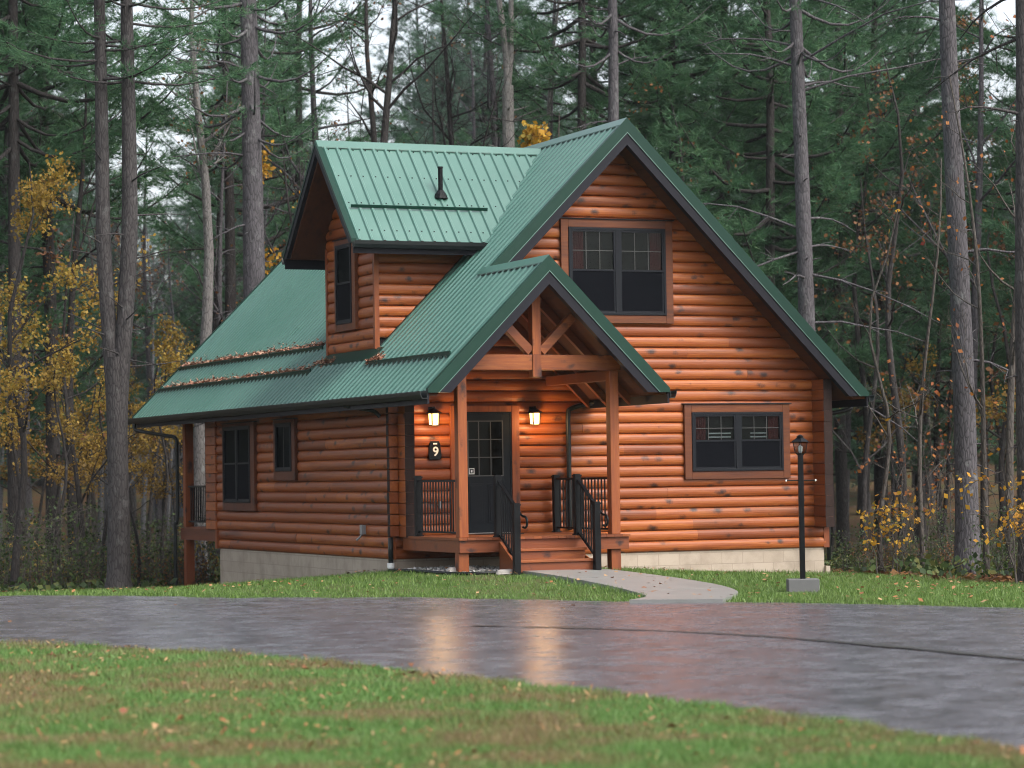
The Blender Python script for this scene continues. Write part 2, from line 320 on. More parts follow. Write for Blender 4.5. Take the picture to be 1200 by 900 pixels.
ROAD_FAR = np.array([(-60, 52), (-38, 27), (-22, 12), (-14.6, 4.2), (-10.7, -.14), (-7.65, -3.6), (-4.9, -6.76), (-2.6, -10.06), (-.8, -13.35), (1.6, -19), (4, -27), (8, -45), (12, -70)], float)
ROAD_NEAR = np.array([(-66, 44), (-44, 19), (-29, 4), (-20.5, -3.6), (-15.8, -8.6), (-13.4, -12.1), (-11.7, -16), (-10.95, -20.7), (-10.5, -24.4), (-10.46, -27.5), (-10.7, -34), (-11.5, -48), (-14, -72)], float)
def smooth_curve(P, n):
    t = np.linspace(0, len(P) - 1, n); i = np.clip(t.astype(int), 0, len(P) - 2); u = (t - i)[:, None]
    Q = np.vstack([2 * P[0] - P[1], P, 2 * P[-1] - P[-2]]); a, b, c, d = Q[i], Q[i + 1], Q[i + 2], Q[i + 3]
    return 0.5 * (2 * b + (c - a) * u + (2 * a - 5 * b + 4 * c - d) * u ** 2 + (3 * b - a - 3 * c + d) * u ** 3)
RF, RN = smooth_curve(ROAD_FAR, 241), smooth_curve(ROAD_NEAR, 241)
_w = np.sin(np.arange(241) * 1.7) * .05 + np.sin(np.arange(241) * .63) * .06 + rng.normal(0, .03, 241)
RF = RF + _w[:, None] * np.array((.7, .7)); RN = RN + np.roll(_w, 60)[:, None] * np.array((-.7, -.5))
ROADPOLY = np.vstack([RF, RN[::-1]])
def in_poly(x, y, P):
    x = np.asarray(x); y = np.asarray(y); c = np.zeros(x.shape, bool); j = len(P) - 1
    for i in range(len(P)):
        xi, yi = P[i]; xj, yj = P[j]
        if yi != yj: c ^= ((yi > y) != (yj > y)) & (x < (xj - xi) * (y - yi) / (yj - yi) + xi)
        j = i
    return c
def Troad(x, y): return T(x, y) - 0.004
# walk outline: left side from the steps to the road, right side back
PL = smooth_curve(np.array([(-3.2, -3.0), (-3.05, -3.9), (-2.95, -5.0), (-3.0, -6.4), (-3.4, -8.0), (-4.1, -8.9)]), 31)
PR = smooth_curve(np.array([(-1.6, -3.0), (-1.45, -3.8), (-1.25, -5.0), (-1.3, -6.3), (-1.85, -7.8), (-3.05, -9.6)]), 31)
PATHPOLY = np.vstack([PL, PR[::-1]])
_xs = np.unique(np.concatenate([np.arange(-28, 14.01, .4), np.arange(-60, -28, 2.), np.arange(14, 70, 1.5), np.linspace(-700, -60, 26), np.linspace(70, 800, 30)]))
_ys = np.unique(np.concatenate([np.arange(-46, 20.01, .4), np.arange(20, 110, 1.5), np.linspace(-500, -46, 20), np.linspace(110, 900, 34)]))
GX, GY = np.meshgrid(_xs, _ys); GZ = T(GX, GY)
GZ = GZ + rng.normal(0, .008, GZ.shape)
_in = in_poly(GX, GY, ROADPOLY); _pa = in_poly(GX, GY, PATHPOLY)
GZ = np.where(_in, GZ - .04, GZ - .0); GZ = np.where(_pa, GZ - .06, GZ)
nx, ny = len(_xs), len(_ys); idx = np.arange(nx * ny).reshape(ny, nx)
quads = np.stack([idx[:-1, :-1], idx[:-1, 1:], idx[1:, 1:], idx[1:, :-1]], -1).reshape(-1, 4)
me = bpy.data.meshes.new('ground'); me.from_pydata(np.stack([GX, GY, GZ], -1).reshape(-1, 3).tolist(), [], quads.tolist()); me.update()
me.polygons.foreach_set('use_smooth', [True] * len(me.polygons))
def lawn_limit(x, y):
    """metres past the back edge of the mown lawn (positive: forest floor)"""
    x = np.asarray(x); y = np.asarray(y); wv = .25 * np.sin(x * 1.3) + .22 * np.sin(y * 1.7 + 1)
    right = np.where(x > 2, x - 4.69 - .089 * y + wv, -50)
    left = np.where(x < -4.15, y - 6.15 - .77 * (np.maximum(x, -16) + 9.2) + wv, -50)
    return np.maximum(np.maximum(right, left), np.where(y > 12.5, 5, -50))
zone = np.clip(lawn_limit(GX, GY) * 1.2 + .3, 0, 1)
atz = me.attributes.new('zone', 'FLOAT', 'POINT'); atz.data.foreach_set('value', zone.reshape(-1).astype(np.float32))
me.materials.append(M['ground']); tag(link(bpy.data.objects.new('ground', me)), kind='structure')
# road sheet
rows = []
NC = 28
for i in range(len(RF)):
    for j in range(NC + 1): rows.append(RF[i] * (1 - j / NC) + RN[i] * (j / NC))
rows = np.array(rows); rz = Troad(rows[:, 0], rows[:, 1]) + np.sin(rows[:, 0] * .9 + 1) * np.sin(rows[:, 1] * .7) * .006
mb = MB(); mb.v = [tuple(p) for p in np.column_stack([rows, rz])]; mb.a = [0] * len(rows)
mb.f = [(i * (NC + 1) + j, i * (NC + 1) + j + 1, (i + 1) * (NC + 1) + j + 1, (i + 1) * (NC + 1) + j) for i in range(len(RF) - 1) for j in range(NC)]
mb.build('road', M['road'], smooth=True, kind='structure')
# dark wet joint across the asphalt
s_ = smooth_curve(np.array([(-8.1, -13.0), (-7.4, -14.2), (-6.6, -16.2), (-6.2, -18.5), (-6.0, -21.5), (-5.4, -25)]), 60); mb = MB()
for i in range(60):
    d = s_[min(i + 1, 59)] - s_[max(i - 1, 0)]; nrm = np.array([d[1], -d[0]]) / np.linalg.norm(d); hw = .05 + .04 * math.sin(i * .9) * math.sin(i * .37) + .02 * random.random() + .03 * (i / 60)
    for sgn in (-1, 1):
        p = s_[i] + nrm * hw * sgn; mb.v.append((p[0], p[1], Tz(*p) - .004 + .010)); mb.a.append(0)
mb.f = [(2 * i, 2 * i + 1, 2 * i + 3, 2 * i + 2) for i in range(59)]
mb.build('road_seam', M['seam'], smooth=True, kind='structure')
for sa, sb in ((0, 9.9), (10.0, 19.9), (20.0, 30)):
    mb = MB(); tt = np.linspace(sa, sb, 11); n = len(tt); ii = np.arange(len(PL))
    L_ = np.stack([np.interp(tt, ii, PL[:, 0]), np.interp(tt, ii, PL[:, 1])], 1); R_ = np.stack([np.interp(tt, ii, PR[:, 0]), np.interp(tt, ii, PR[:, 1])], 1)
    for zo in (.045, -.10):
        for i in range(n):
            for j in range(7):
                p = L_[i] * (1 - j / 6) + R_[i] * (j / 6); mb.v.append((p[0], p[1], Tz(*p) + zo)); mb.a.append(0)
    for i in range(n - 1):
        for j in range(6):
            a = i * 7 + j; mb.f.append((a, a + 1, a + 8, a + 7))
    o_ = n * 7
    edge = [i * 7 for i in range(n)] + [(n - 1) * 7 + j for j in range(1, 7)] + [i * 7 + 6 for i in range(n - 2, -1, -1)] + [j for j in range(5, 0, -1)]
    for a, b in zip(edge, edge[1:] + edge[:1]): mb.f.append((a, b, b + o_, a + o_))
    mb.build('path', M['path'], kind='structure')

# ------------------------------------------------------------------ log cabin
ZR, S, H, WX, LY, YF, YP, YB, ZB = 7.025, 1.00644, 4.65, 4.10, 9.72, -.64, -3.01, 14.03, -.371
XP = -2.56; ZE = ZR - S * H
roofz = lambda x: ZR - S * abs(x)
cabin = empty('log_cabin', (0, 0, 0), label='log cabin with red brown stained logs, green metal roof and small gabled front porch', cat='cabin')
PITCH = .186
PROF = [(0.0, .026), (.045, .001), (.14, -.016), (.32, -.027), (.5, -.030), (.68, -.027), (.86, -.016), (.955, .001), (1.0, .026)]
def log_rows(mb, axis, plane, sgn, u0f, u1f, z0, z1, joints=True, hole=None):
    """rows of half-round boards. axis 'X': wall face at Y=plane, outward sgn in Y; axis 'Y': face at X=plane. u0f/u1f: limits as functions of z"""
    z = z0
    while z < z1 - .02:
        zt = min(z + PITCH, z1); js = []
        zm = (z + zt) / 2; a, b = u0f(zm), u1f(zm)
        if b - a < .05: z += PITCH; continue
        cuts = [a]
        if joints:
            x = a + random.uniform(.8, 3.6)
            while x < b - .7:
                if random.random() < .55: cuts.append(x)
                x += random.uniform(1.6, 3.4)
        skip = ()
        if hole and hole[2] < zm < hole[3]:
            cuts = [c for c in cuts if not hole[0] - .3 < c < hole[1] + .3]; cuts = sorted(cuts + [hole[0], hole[1]]); skip = (cuts.index(hole[0]),)
        cuts.append(b); pr = random.uniform(-.004, .004)
        for k in range(len(cuts) - 1):
            if k in skip: continue
            rr = random.random(); o2 = pr + random.uniform(-.003, .003)
            l0 = cuts[k]; r0 = cuts[k + 1]; nseg = max(2, int((r0 - l0) / .6) + 1); vs = []
            wob = [random.uniform(-.004, .004) for _ in range(nseg + 1)]
            for t, dpt in PROF:
                zz = min(z + t * PITCH, z1)
                l, r = (u0f(zz) if k == 0 else l0 + .0015), (u1f(zz) if k == len(cuts) - 2 else r0 - .0015)
                if r < l: l = r = (l + r) / 2
                for q in range(nseg + 1):
                    u = l + (r - l) * q / nseg; pl = plane - sgn * (dpt + o2 + wob[q] * (1 if .1 < t < .9 else 0))
                    vs.append((u, pl, zz) if axis == 'X' else (pl, u, zz))
            L = len(PROF); fs = [(i * (nseg + 1) + q, i * (nseg + 1) + q + 1, (i + 1) * (nseg + 1) + q + 1, (i + 1) * (nseg + 1) + q) for i in range(L - 1) for q in range(nseg)]
            n0 = len(vs)   # end caps
            for side in (0, nseg):
                ring = [i * (nseg + 1) + side for i in range(L)]
                e = [(p[0], plane + .045 * -sgn, p[2]) if axis == 'X' else (plane + .045 * -sgn, p[1], p[2]) for p in (vs[ring[0]], vs[ring[-1]])]
                vs += e; fs.append(tuple(ring) + (len(vs) - 1, len(vs) - 2))
            mb.add(vs, fs, rr)
        z += PITCH
def slope_lim(sg, off=.34):
    return lambda z: sg * min(WX, max(0.0, (ZR - off - z) / S))
# gable wall facing the road
mb = MB(); log_rows(mb, 'X', 0.0, -1, slope_lim(-1), slope_lim(1), ZB, 6.68, True, (-2.99, -1.90, 0.0, 2.06)); mb.build('log_wall', M['logX'], cabin, smooth=False)
mb = MB(); log_rows(mb, 'Y', -WX, -1, lambda z: 0.03, lambda z: LY, ZB, 2.62); mb.build('log_wall', M['logY'], cabin)
mb = MB(); log_rows(mb, 'Y', WX, 1, lambda z: 0.03, lambda z: LY, ZB, 2.62); mb.build('log_wall', M['logY'], cabin)
mb = MB(); log_rows(mb, 'X', LY, 1, slope_lim(-1), slope_lim(1), ZB, 6.68); mb.build('log_wall', M['logX'], cabin)
# inner core so no light leaks between boards
mb = MB(); mb.prism([(-WX + .06, ZB + .02), (WX - .06, ZB + .02), (WX - .06, 2.55), (0, 6.62), (-WX + .06, 2.55)], 'Y', .06, LY - .06); mb.build('wall_core', M['room'], cabin)
# corner boards
for x in (-WX - .012, WX + .012):
    for ya, yb in ((-.03, .075), (LY - .075, LY + .03)):
        mb = MB(); mb.box(x - .055, x + .055, ya, yb, ZB + .002, 0.0); mb.build('corner_board', M['woodZ'], cabin)
# stacked corner logs, end grain outward
def corner(sx, sy, name='corner_logs'):
    a, b, c, d = MB(), MB(), MB(), MB(); z = 0.0; y0 = 0 if sy < 0 else LY
    ext = .43 if sy < 0 else .66
    while z < 2.45:
        zt = z + PITCH - .004; j = random.uniform(-.006, .006); r1, r2 = random.random(), random.random()
        xi, xo = sx * 3.87, sx * 4.035
        if sy > 0: xi, xo = sx * 4.0, sx * 4.16
        ya, yb = y0, y0 + sy * (ext + j)
        a.box(min(xi, xo), max(xi, xo), min(ya, yb), max(ya, yb), z, zt, r1)
        b.box(min(xi, xo) - .001, max(xi, xo) + .001, min(yb, yb + sy * .006), max(yb, yb + sy * .006), z - .001, zt + .001, r1)
        if sy < 0:
            x1 = sx * (4.20 + j); xs = sx * 4.036
            c.box(min(xs, x1), max(xs, x1), -.12, -.02, z + .01, zt, r2)
            d.box(min(x1, x1 + sx * .006), max(x1, x1 + sx * .006), -.122, -.018, z + .009, zt + .001, r2)
        z += PITCH
    for p, q in ((a, b), (c, d)):
        if p.v: o = p.build(name, M['logY' if sx < 0 else 'woodY'], cabin, bevel=.014); q.build('end_grain', M['endgrain'], o)
for sx in (-1, 1):
    for sy in (-1, 1): corner(sx, sy)
# foundation
mb = MB(); mb.box(-WX + .02, WX - .02, .02, LY - .02, -2.4, ZB - .001); mb.box(WX - .02, WX + .06, -.05, .3, -2.4, -.70); mb.box(-WX - .03, -WX + .05, -.05, .1, -2.4, ZB - .05)
mb.build('foundation', M['block'], cabin)
# ---- roof
def ribbed(mb, f, u0, u1, vfun, pitch=.2286, lift=.022, minor=True):
    """f(u, v, h): point at u along the ridge, v down the slope (0..1), h above the sheet; vfun(u): (v0, v1)"""
    prof = []
    n = int(round((u1 - u0) / pitch)); p = (u1 - u0) / n
    for i in range(n):
        c = u0 + (i + .5) * p
        prof += [(c - p * .5, 0), (c - p * .17, 0), (c - p * .08, lift), (c + p * .08, lift), (c + p * .17, 0)]
        if minor: prof += [(c + p * .30, 0), (c + p * .335, lift * .25), (c + p * .37, 0)]
    prof.append((u1, 0))
    vs = []
    for u, h in prof:
        a, b = vfun(u)
        vs += [f(u, a, h), f(u, b, h)]
    mb.add(vs, [(2 * i, 2 * i + 1, 2 * i + 3, 2 * i + 2) for i in range(len(prof) - 1)])
NS = 1 / math.hypot(1, S)
def fl(sgn, zoff=0.0):
    return lambda u, x, h: (sgn * x + sgn * h * S * NS, u, ZR - .03 - S * x + h * NS + zoff)
mb = MB(); ribbed(mb, fl(-1), YF, YB, lambda u: (0.02, H), minor=True); mb.build('roof_panel', M['roof'], cabin)
mb = MB(); ribbed(mb, fl(-1), YP, YF - .001, lambda u: (-XP, H)); mb.build('porch_roof_panel', M['roof'], cabin)
mb = MB(); ribbed(mb, fl(1), YF, YB, lambda u: (0.02, H)); mb.build('roof_panel', M['roof'], cabin)
def cut_poly(p, zmin):
    """clip a polygon of (u, z) points below zmin"""
    out = []
    for (a, b) in zip(p, p[1:] + p[:1]):
        if a[1] >= zmin: out.append(a)
        if (a[1] >= zmin) != (b[1] >= zmin):
            t = (zmin - a[1]) / (b[1] - a[1]); out.append((a[0] + (b[0] - a[0]) * t, zmin))
    return out
def deck_under(mb, x0, x1, ya, yb, t0=.06, t1=.36):
    z = lambda x: ZR - S * abs(x)
    mb.prism(cut_poly([(x0, z(x0) - t0), (x1, z(x1) - t0), (x1, z(x1) - t1), (x0, z(x0) - t1)], ZE - .10), 'Y', ya, yb)
for args in ((-H + .03, -.0, YF + .05, YB - .05), (.001, H - .03, YF + .05, YB - .05), (-H + .03, XP, YP + .05, YF + .049, .06, .27)):
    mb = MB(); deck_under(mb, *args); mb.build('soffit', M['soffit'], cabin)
# porch gable right slope
PZ = ZR + S * XP; XR = 2 * XP + H   # ridge height, right eave x (-.47)
prz = lambda x: PZ - S * abs(x - XP)
mb = MB(); ribbed(mb, lambda u, x, h: (XP + x + h * S * NS, u, PZ - .03 - S * x + h * NS), YP, -.04, lambda u: (0.02, XR - XP)); mb.build('porch_roof_panel', M['roof'], cabin)
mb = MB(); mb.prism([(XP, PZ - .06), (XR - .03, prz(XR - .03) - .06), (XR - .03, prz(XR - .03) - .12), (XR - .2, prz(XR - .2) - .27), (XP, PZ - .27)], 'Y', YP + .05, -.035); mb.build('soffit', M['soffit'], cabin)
def ridge_cap(mb, axis, c, z, a, b, wd=.16):
    d = wd * .7
    poly = [(c - d, z - d * S + .012), (c, z + .022), (c + d, z - d * S + .012), (c + d, z - d * S - .006), (c, z + .002), (c - d, z - d * S - .006)]
    mb.prism(poly, axis, a, b, .5)
mb = MB(); ridge_cap(mb, 'Y', 0, ZR, YF - .01, YB + .01); mb.build('ridge_cap', M['roof'], cabin)
mb = MB(); ridge_cap(mb, 'Y', XP, PZ, YP - .01, -.36); mb.build('ridge_cap', M['roof'], cabin)
mb = MB()   # closure strips under the ridge caps (the saw-tooth dark line)
for (c, z, a, b) in ((0, ZR, YF, YB), (XP, PZ, YP, -.36)):
    y = a + .06
    while y < b - .1:
        for sg in (-1, 1):
            if sg > 0 and c == 0: continue
            x = c + sg * .118; mb.box(x - .006, x + .006, y, y + .13, z - .118 * S - .02, z - .118 * S - .004)
        y += .2286
mb.build('ridge_closure', M['gutter'], cabin)
def rake(y0, y1, xa, xb, zf, top, bot, mat, name, y=None):
    mb = MB(); p = cut_poly([(xa, zf(xa) - top), (xb, zf(xb) - top), (xb, zf(xb) - bot), (xa, zf(xa) - bot)], ZE - .055)
    mb.prism(p, 'Y', y0, y1); return mb.build(name, mat, cabin)
GT, FB = .235, .445
for (ya, yb, xa, xb, zf) in ((YF - .035, YF + .06, -2.62, 0, roofz), (YF - .035, YF + .06, .0005, H, roofz), (YB - .06, YB + .035, -H, 0, roofz), (YB - .06, YB + .035, .0005, H, roofz),
        (YP - .035, YP + .06, -H, XP, prz), (YP - .035, YP + .06, XP + .0005, XR, prz)):
    rake(ya, yb, xa, xb, zf, -.012, GT, M['roof_trim'], 'rake_trim')
    front = ya < yb and ya < 5
    rake(ya + .012, yb + .04 if front else yb - .012, xa if abs(xa) < H else xa + .02, xb if abs(xb) < H else xb - .02, zf, GT + .001, FB, M['fascia'], 'fascia')
    mb = MB(); mb.prism(cut_poly([(xa, zf(xa) - GT + .006), (xb, zf(xb) - GT + .006), (xb, zf(xb) - GT - .008), (xa, zf(xa) - GT - .008)], ZE - .055), 'Y', ya - .006 if front else yb - .01, ya + .008 if front else yb + .006)
    mb.build('drip_edge', M['roof'], cabin)
# eaves and gutters
def eave(x, sgn, ya, yb, z, name='gutter'):
    mb = MB(); a, b = sorted((x - sgn * .03, x + sgn * .004)); mb.box(a, b, ya, yb, z - .25, z - .045); mb.build('fascia', M['fascia'], cabin)
    o = x + sgn * .005; q = lambda d: o + sgn * d
    mb = MB(); mb.prism([(q(.002), z - .055), (q(.012), z - .055), (q(.012), z - .155), (q(.085), z - .155), (q(.112), z - .10), (q(.112), z - .06), (q(.125), z - .05), (q(.125), z - .068), (q(.118), z - .11), (q(.09), z - .17), (q(.002), z - .17)], 'Y', ya - .02, yb + .02)
    mb.build(name, M['gutter'], cabin)
eave(-H, -1, YP, YB, ZE + .02); eave(H, 1, YF, YB, ZE + .02); eave(XR, 1, YP, -.05, ZE + .02)
# snow rails
def snow_rail(mb, x, ya, yb):
    z = ZR - .03 - S * x
    mb.prism([(-x + .01, z + .012), (-x + .01, z + .075), (-x - .005, z + .085), (-x - .02, z + .07), (-x - .012, z + .07), (-x - .008, z + .012)], 'Y', ya, yb)
for (x, ya, yb) in ((3.64, 4.7, 13.95), (4.10, 4.04, 13.95), (4.09, -2.6, 1.05), ):
    mb = MB(); snow_rail(mb, x, ya, yb)
    y = ya + .05
    while y < yb - .1: mb.box(-x - .035, -x - .012, y, y + .12, ZR - .03 - S * x - .03, ZR - .03 - S * x + .012); y += .2286
    mb.build('snow_rail', M['roof_trim'], cabin)
# flashing below the dormer
mb = MB(); z = lambda x: ZR + S * x
mb.prism([(-4.0, z(-4.0) + .004), (-3.80, z(-3.80) + .004), (-3.80, z(-3.80) + .012), (-4.0, z(-4.0) + .012)], 'Y', 1.1, 3.95); mb.build('flashing', M['roof_trim'], cabin)
# ---- dormer
DY, DZ, DS, DX0, DXF, DH = 2.66, 6.88, 1.03, -4.42, -3.81, 1.81
dz = lambda y: DZ - DS * abs(y - DY); DNS = 1 / math.hypot(1, DS)
for sg in (-1, 1):
    mb = MB(); ribbed(mb, minor=False, lift=.03, u0=DX0, u1=-.12, vfun=lambda u: (0.02, DH), f=lambda u, v, h: (u, DY + sg * v + sg * h * DS * DNS, DZ - .03 - DS * v + h * DNS)); mb.build('dormer_roof_panel', M['roof'], cabin)
mb = MB()
for sg in (-1, 1):
    x = DX0 + .02 + .2286 * .7
    while x < -.3:
        for v in (.12, .62, 1.12, 1.62):
            y = DY + sg * v; z = DZ - .03 - DS * v; mb.box(x - .009, x + .009, y - .009, y + .009, z - .004, z + .016)
        x += .2275
mb.build('roof_screws', M['gutter'], cabin)
mb = MB(); ridge_cap(mb, 'X', DY, DZ, DX0 - .01, -.10); mb.build('ridge_cap', M['roof'], cabin)
mb = MB()
for sg in (-1, 1):
    y1 = DY + sg * (DH - .03)
    mb.prism(cut_poly([(DY + sg * .0005, DZ - .06), (y1, dz(y1) - .06), (y1, dz(y1) - .30), (DY + sg * .0005, DZ - .30)], dz(DY + DH) - .07), 'X', DX0 + .05, -1.0)
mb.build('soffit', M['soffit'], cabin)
for sg in (-1, 1):
    ye = DY + sg * DH; P = lambda t, b: [(DY + sg * .0005, DZ - t), (ye, dz(ye) - t), (ye, dz(ye) - b), (DY + sg * .0005, DZ - b)]
    mb = MB(); mb.prism(cut_poly(P(-.012, .07), dz(ye) - .06), 'X', DX0 - .035, DX0 + .06); mb.build('rake_trim', M['roof_trim'], cabin)
    mb = MB(); mb.prism(cut_poly(P(.071, .23), dz(ye) - .06), 'X', DX0 - .022, DX0 + .09); mb.build('fascia', M['fascia'], cabin)
    xe = -1.85
    q = lambda d: ye + sg * d; zq = dz(ye) + .02
    mb = MB(); mb.prism([(q(.002), zq - .055), (q(.012), zq - .055), (q(.012), zq - .155), (q(.085), zq - .155), (q(.112), zq - .06), (q(.125), zq - .05), (q(.118), zq - .11), (q(.09), zq - .17), (q(.002), zq - .17)], 'X', DX0 - .02, xe); mb.build('gutter', M['gutter'], cabin)
    mb = MB(); a, b = sorted((ye - sg * .03, ye - sg * .002)); mb.box(DX0, xe, a, b, zq - .26, zq - .06); mb.build('fascia', M['fascia'], cabin)
mb = MB(); mb.prism([(1.42, dz(1.42) + .012), (1.42, dz(1.42) + .05), (1.405, dz(1.42) + .058), (1.395, dz(1.42) + .05), (1.41, dz(1.42) + .0)], 'X', -4.25, -1.72); mb.build('snow_rail', M['roof_trim'], cabin)
DA, DB = 1.44, 3.88
mb = MB(); log_rows(mb, 'Y', DXF, -1, lambda z: max(DA, DY - (DZ - .3 - z) / DS), lambda z: min(DB, DY + (DZ - .3 - z) / DS), 3.19, 6.5, joints=False); mb.build('dormer_wall', M['logY'], cabin)
for yy, sg in ((DA, -1), (DB, 1)):
    mb = MB(); log_rows(mb, 'X', yy, sg, lambda z: DXF + .045, lambda z: min(-1.7, (z - ZR) / S), 3.19, 5.3, joints=False); mb.build('dormer_wall', M['logX'], cabin)
mb = MB(); mb.prism([(DA + .05, 3.0), (DB - .05, 3.0), (DB - .05, 5.25), (DY, 6.5), (DA + .05, 5.25)], 'X', DXF + .055, -1.2); mb.build('wall_core', M['room'], cabin)
mb = MB(); mb.box(DXF - .035, DXF + .05, DA - .035, DA + .05, 3.19, 5.1); mb.build('corner_board', M['woodZ'], cabin)
mb = MB(); mb.box(DXF - .035, DXF + .05, DB - .05, DB + .035, 3.19, 5.1); mb.build('corner_board', M['woodZ'], cabin)
# vent stack on the dormer slope
vz = 5.90
mb = MB(); mb.tube([(-2.48, 1.70, vz - .1), (-2.48, 1.70, vz + .48)], .042, 12); mb.tube([(-2.48, 1.70, vz - .07), (-2.48, 1.70, vz + .01), (-2.48, 1.70, vz + .08)], [.13, .10, .05], 12); mb.tube([(-2.48, 1.70, vz + .46), (-2.48, 1.70, vz + .49)], .05, 12)
mb.build('vent_pipe', M['black'], cabin)
# ---- windows
def window(plane, axis, sgn, a0, a1, z0, z1, units, trimw, depth0, muntin=(3, 2), curtain=True, cap=True, trim_mat=None, split=.5, blind=False, tw=None, meet=.035):
    """a0..a1, z0..z1: outside of the dark frame; unit sashes side by side. Everything sits on the boards, outward sgn along the wall normal"""
    def B(mb, u0, u1, d0, d1, za, zb, a=None):
        p, q = sorted((plane + sgn * d0, plane + sgn * d1))
        if axis == 'X': mb.box(u0, u1, p, q, za, zb, a)
        else: mb.box(p, q, u0, u1, za, zb, a)
    d = depth0; tl, tr_, tt, tb = tw or (trimw, trimw, trimw, trimw)
    mb = MB(); B(mb, a0 - tl, a0 - .002, d - .06, d + .020, z0 - tb, z1 + tt); B(mb, a1 + .002, a1 + tr_, d - .06, d + .020, z0 - tb, z1 + tt)
    B(mb, a0 - .0015, a1 + .0015, d - .06, d + .018, z1 + .002, z1 + tt - .001); B(mb, a0 - .0015, a1 + .0015, d - .06, d + .018, z0 - tb + .001, z0 - .002)
    win = mb.build('window', trim_mat or M['trim'], cabin, bevel=.006)
    if cap:
        mb = MB(); B(mb, a0 - tl - .03, a1 + tr_ + .03, d - .06, d + .042, z1 + tt + .001, z1 + tt + .018); mb.build('drip_cap', M['frame'], win)
    fw = .042; mb = MB()
    B(mb, a0, a0 + fw, d - .05, d + .036, z0, z1); B(mb, a1 - fw, a1, d - .05, d + .036, z0, z1)
    B(mb, a0 + fw, a1 - fw, d - .05, d + .0365, z1 - fw, z1 - .0005); B(mb, a0 + fw, a1 - fw, d - .05, d + .0365, z0 + .0005, z0 + fw)
    uw = (a1 - a0 - fw * 2) / units; zm = z0 + (z1 - z0) * split
    for k in range(1, units): c = a0 + fw + uw * k; B(mb, c - .045, c + .045, d - .05, d + .035, z0 + fw, z1 - fw)
    mb.build('frame', M['frame'], win, bevel=.003)
    mb = MB(); B(mb, a0 + .01, a1 - .01, d - .022, d - .016, z0 + .01, z1 - .01); mb.build('backing', M['room'], win)
    for k in range(units):
        l = a0 + fw + uw * k + (0 if k == 0 else .045); r = a0 + fw + uw * (k + 1) - (0 if k == units - 1 else .045)
        mb = MB()   # sash rails
        sw = .03
        for (za, zb, dd) in ((zm, z1 - fw, .028), (z0 + fw, zm + meet, .020)):
            B(mb, l, l + sw, d - .02, d + dd, za, zb); B(mb, r - sw, r, d - .02, d + dd, za, zb); B(mb, l + sw, r - sw, d - .02, d + dd - .001, zb - sw, zb - .001); B(mb, l + sw, r - sw, d - .02, d + dd - .001, za + .001, za + sw)
        mb.build('sash', M['frame'], win)
        mb = MB(); B(mb, l + sw, r - sw, d + .004, d + .008, zm + sw, z1 - fw - sw); mb.build('pane', M['glass'], win)
        mb = MB(); B(mb, l + sw, r - sw, d + .010, d + .013, z0 + fw + sw, zm + meet - sw); mb.build('screen', M['screen'], win)
        mb = MB(); zz0, zz1 = zm + sw, z1 - fw - sw
        for i in range(1, muntin[0]): u = l + sw + (r - l - 2 * sw) * i / muntin[0]; B(mb, u - .005, u + .005, d + .0085, d + .014, zz0, zz1)
        for i in range(1, muntin[1]): zz = zz0 + (zz1 - zz0) * i / muntin[1]; B(mb, l + sw, r - sw, d + .0085, d + .0135, zz - .005, zz + .005)
        if mb.v: mb.build('muntins', M['muntin'], win)
        if curtain:
            cw = (r - l) * .26; sides = [l + sw] if k == 0 else [r - sw - cw]
            if units == 1: sides = [l + sw]
            for u0 in sides:
                mb = MB(); n = 18; vs = []
                for i in range(n + 1):
                    u = u0 + cw * i / n; dd = d - .008 + .005 * math.sin(i * 1.7)
                    for za in (z0 + fw + sw, z1 - fw - sw): vs.append((u, plane + sgn * dd, za) if axis == 'X' else (plane + sgn * dd, u, za))
                mb.add(vs, [(2 * i, 2 * i + 1, 2 * i + 3, 2 * i + 2) for i in range(n)]); mb.build('curtain', M['curtain'], win, smooth=True)
        if blind:
            mb = MB(); c0, c1 = (l + r) / 2 - .12 * (1 if k == 0 else 1.6), (l + r) / 2 + .32 * (1 if k == 0 else .4)
            for zz in (zm + .07, zm + .135): B(mb, max(l + .05, c0), min(r - .05, c1), d - .0025, d - .001, zz, zz + .022)
            mb.build('blind', M['blind'], win)
    return win
window(0.0, 'X', -1, 1.44, 3.24, 1.01, 2.035, 2, .14, .062, curtain=True, blind=True)
window(0.0, 'X', -1, -.86, .985, 3.715, 5.215, 2, .14, .062, muntin=(3, 2), curtain=True)
window(-WX, 'Y', -1, 7.39, 9.08, .545, 2.02, 2, .13, .062, muntin=(1, 1), tw=(.24, .10, .06, .16), curtain=False)
window(-WX, 'Y', -1, 4.94, 5.85, 1.13, 2.02, 1, .13, .062, muntin=(2, 1), split=.04, meet=-.02 + .035, tw=(.18, .13, .06, .17), curtain=False)
window(DXF, 'Y', -1, 2.42, 3.22, 3.70, 5.10, 1, .1, .062, muntin=(1, 1), tw=(.17, .10, .09, .13), curtain=False)
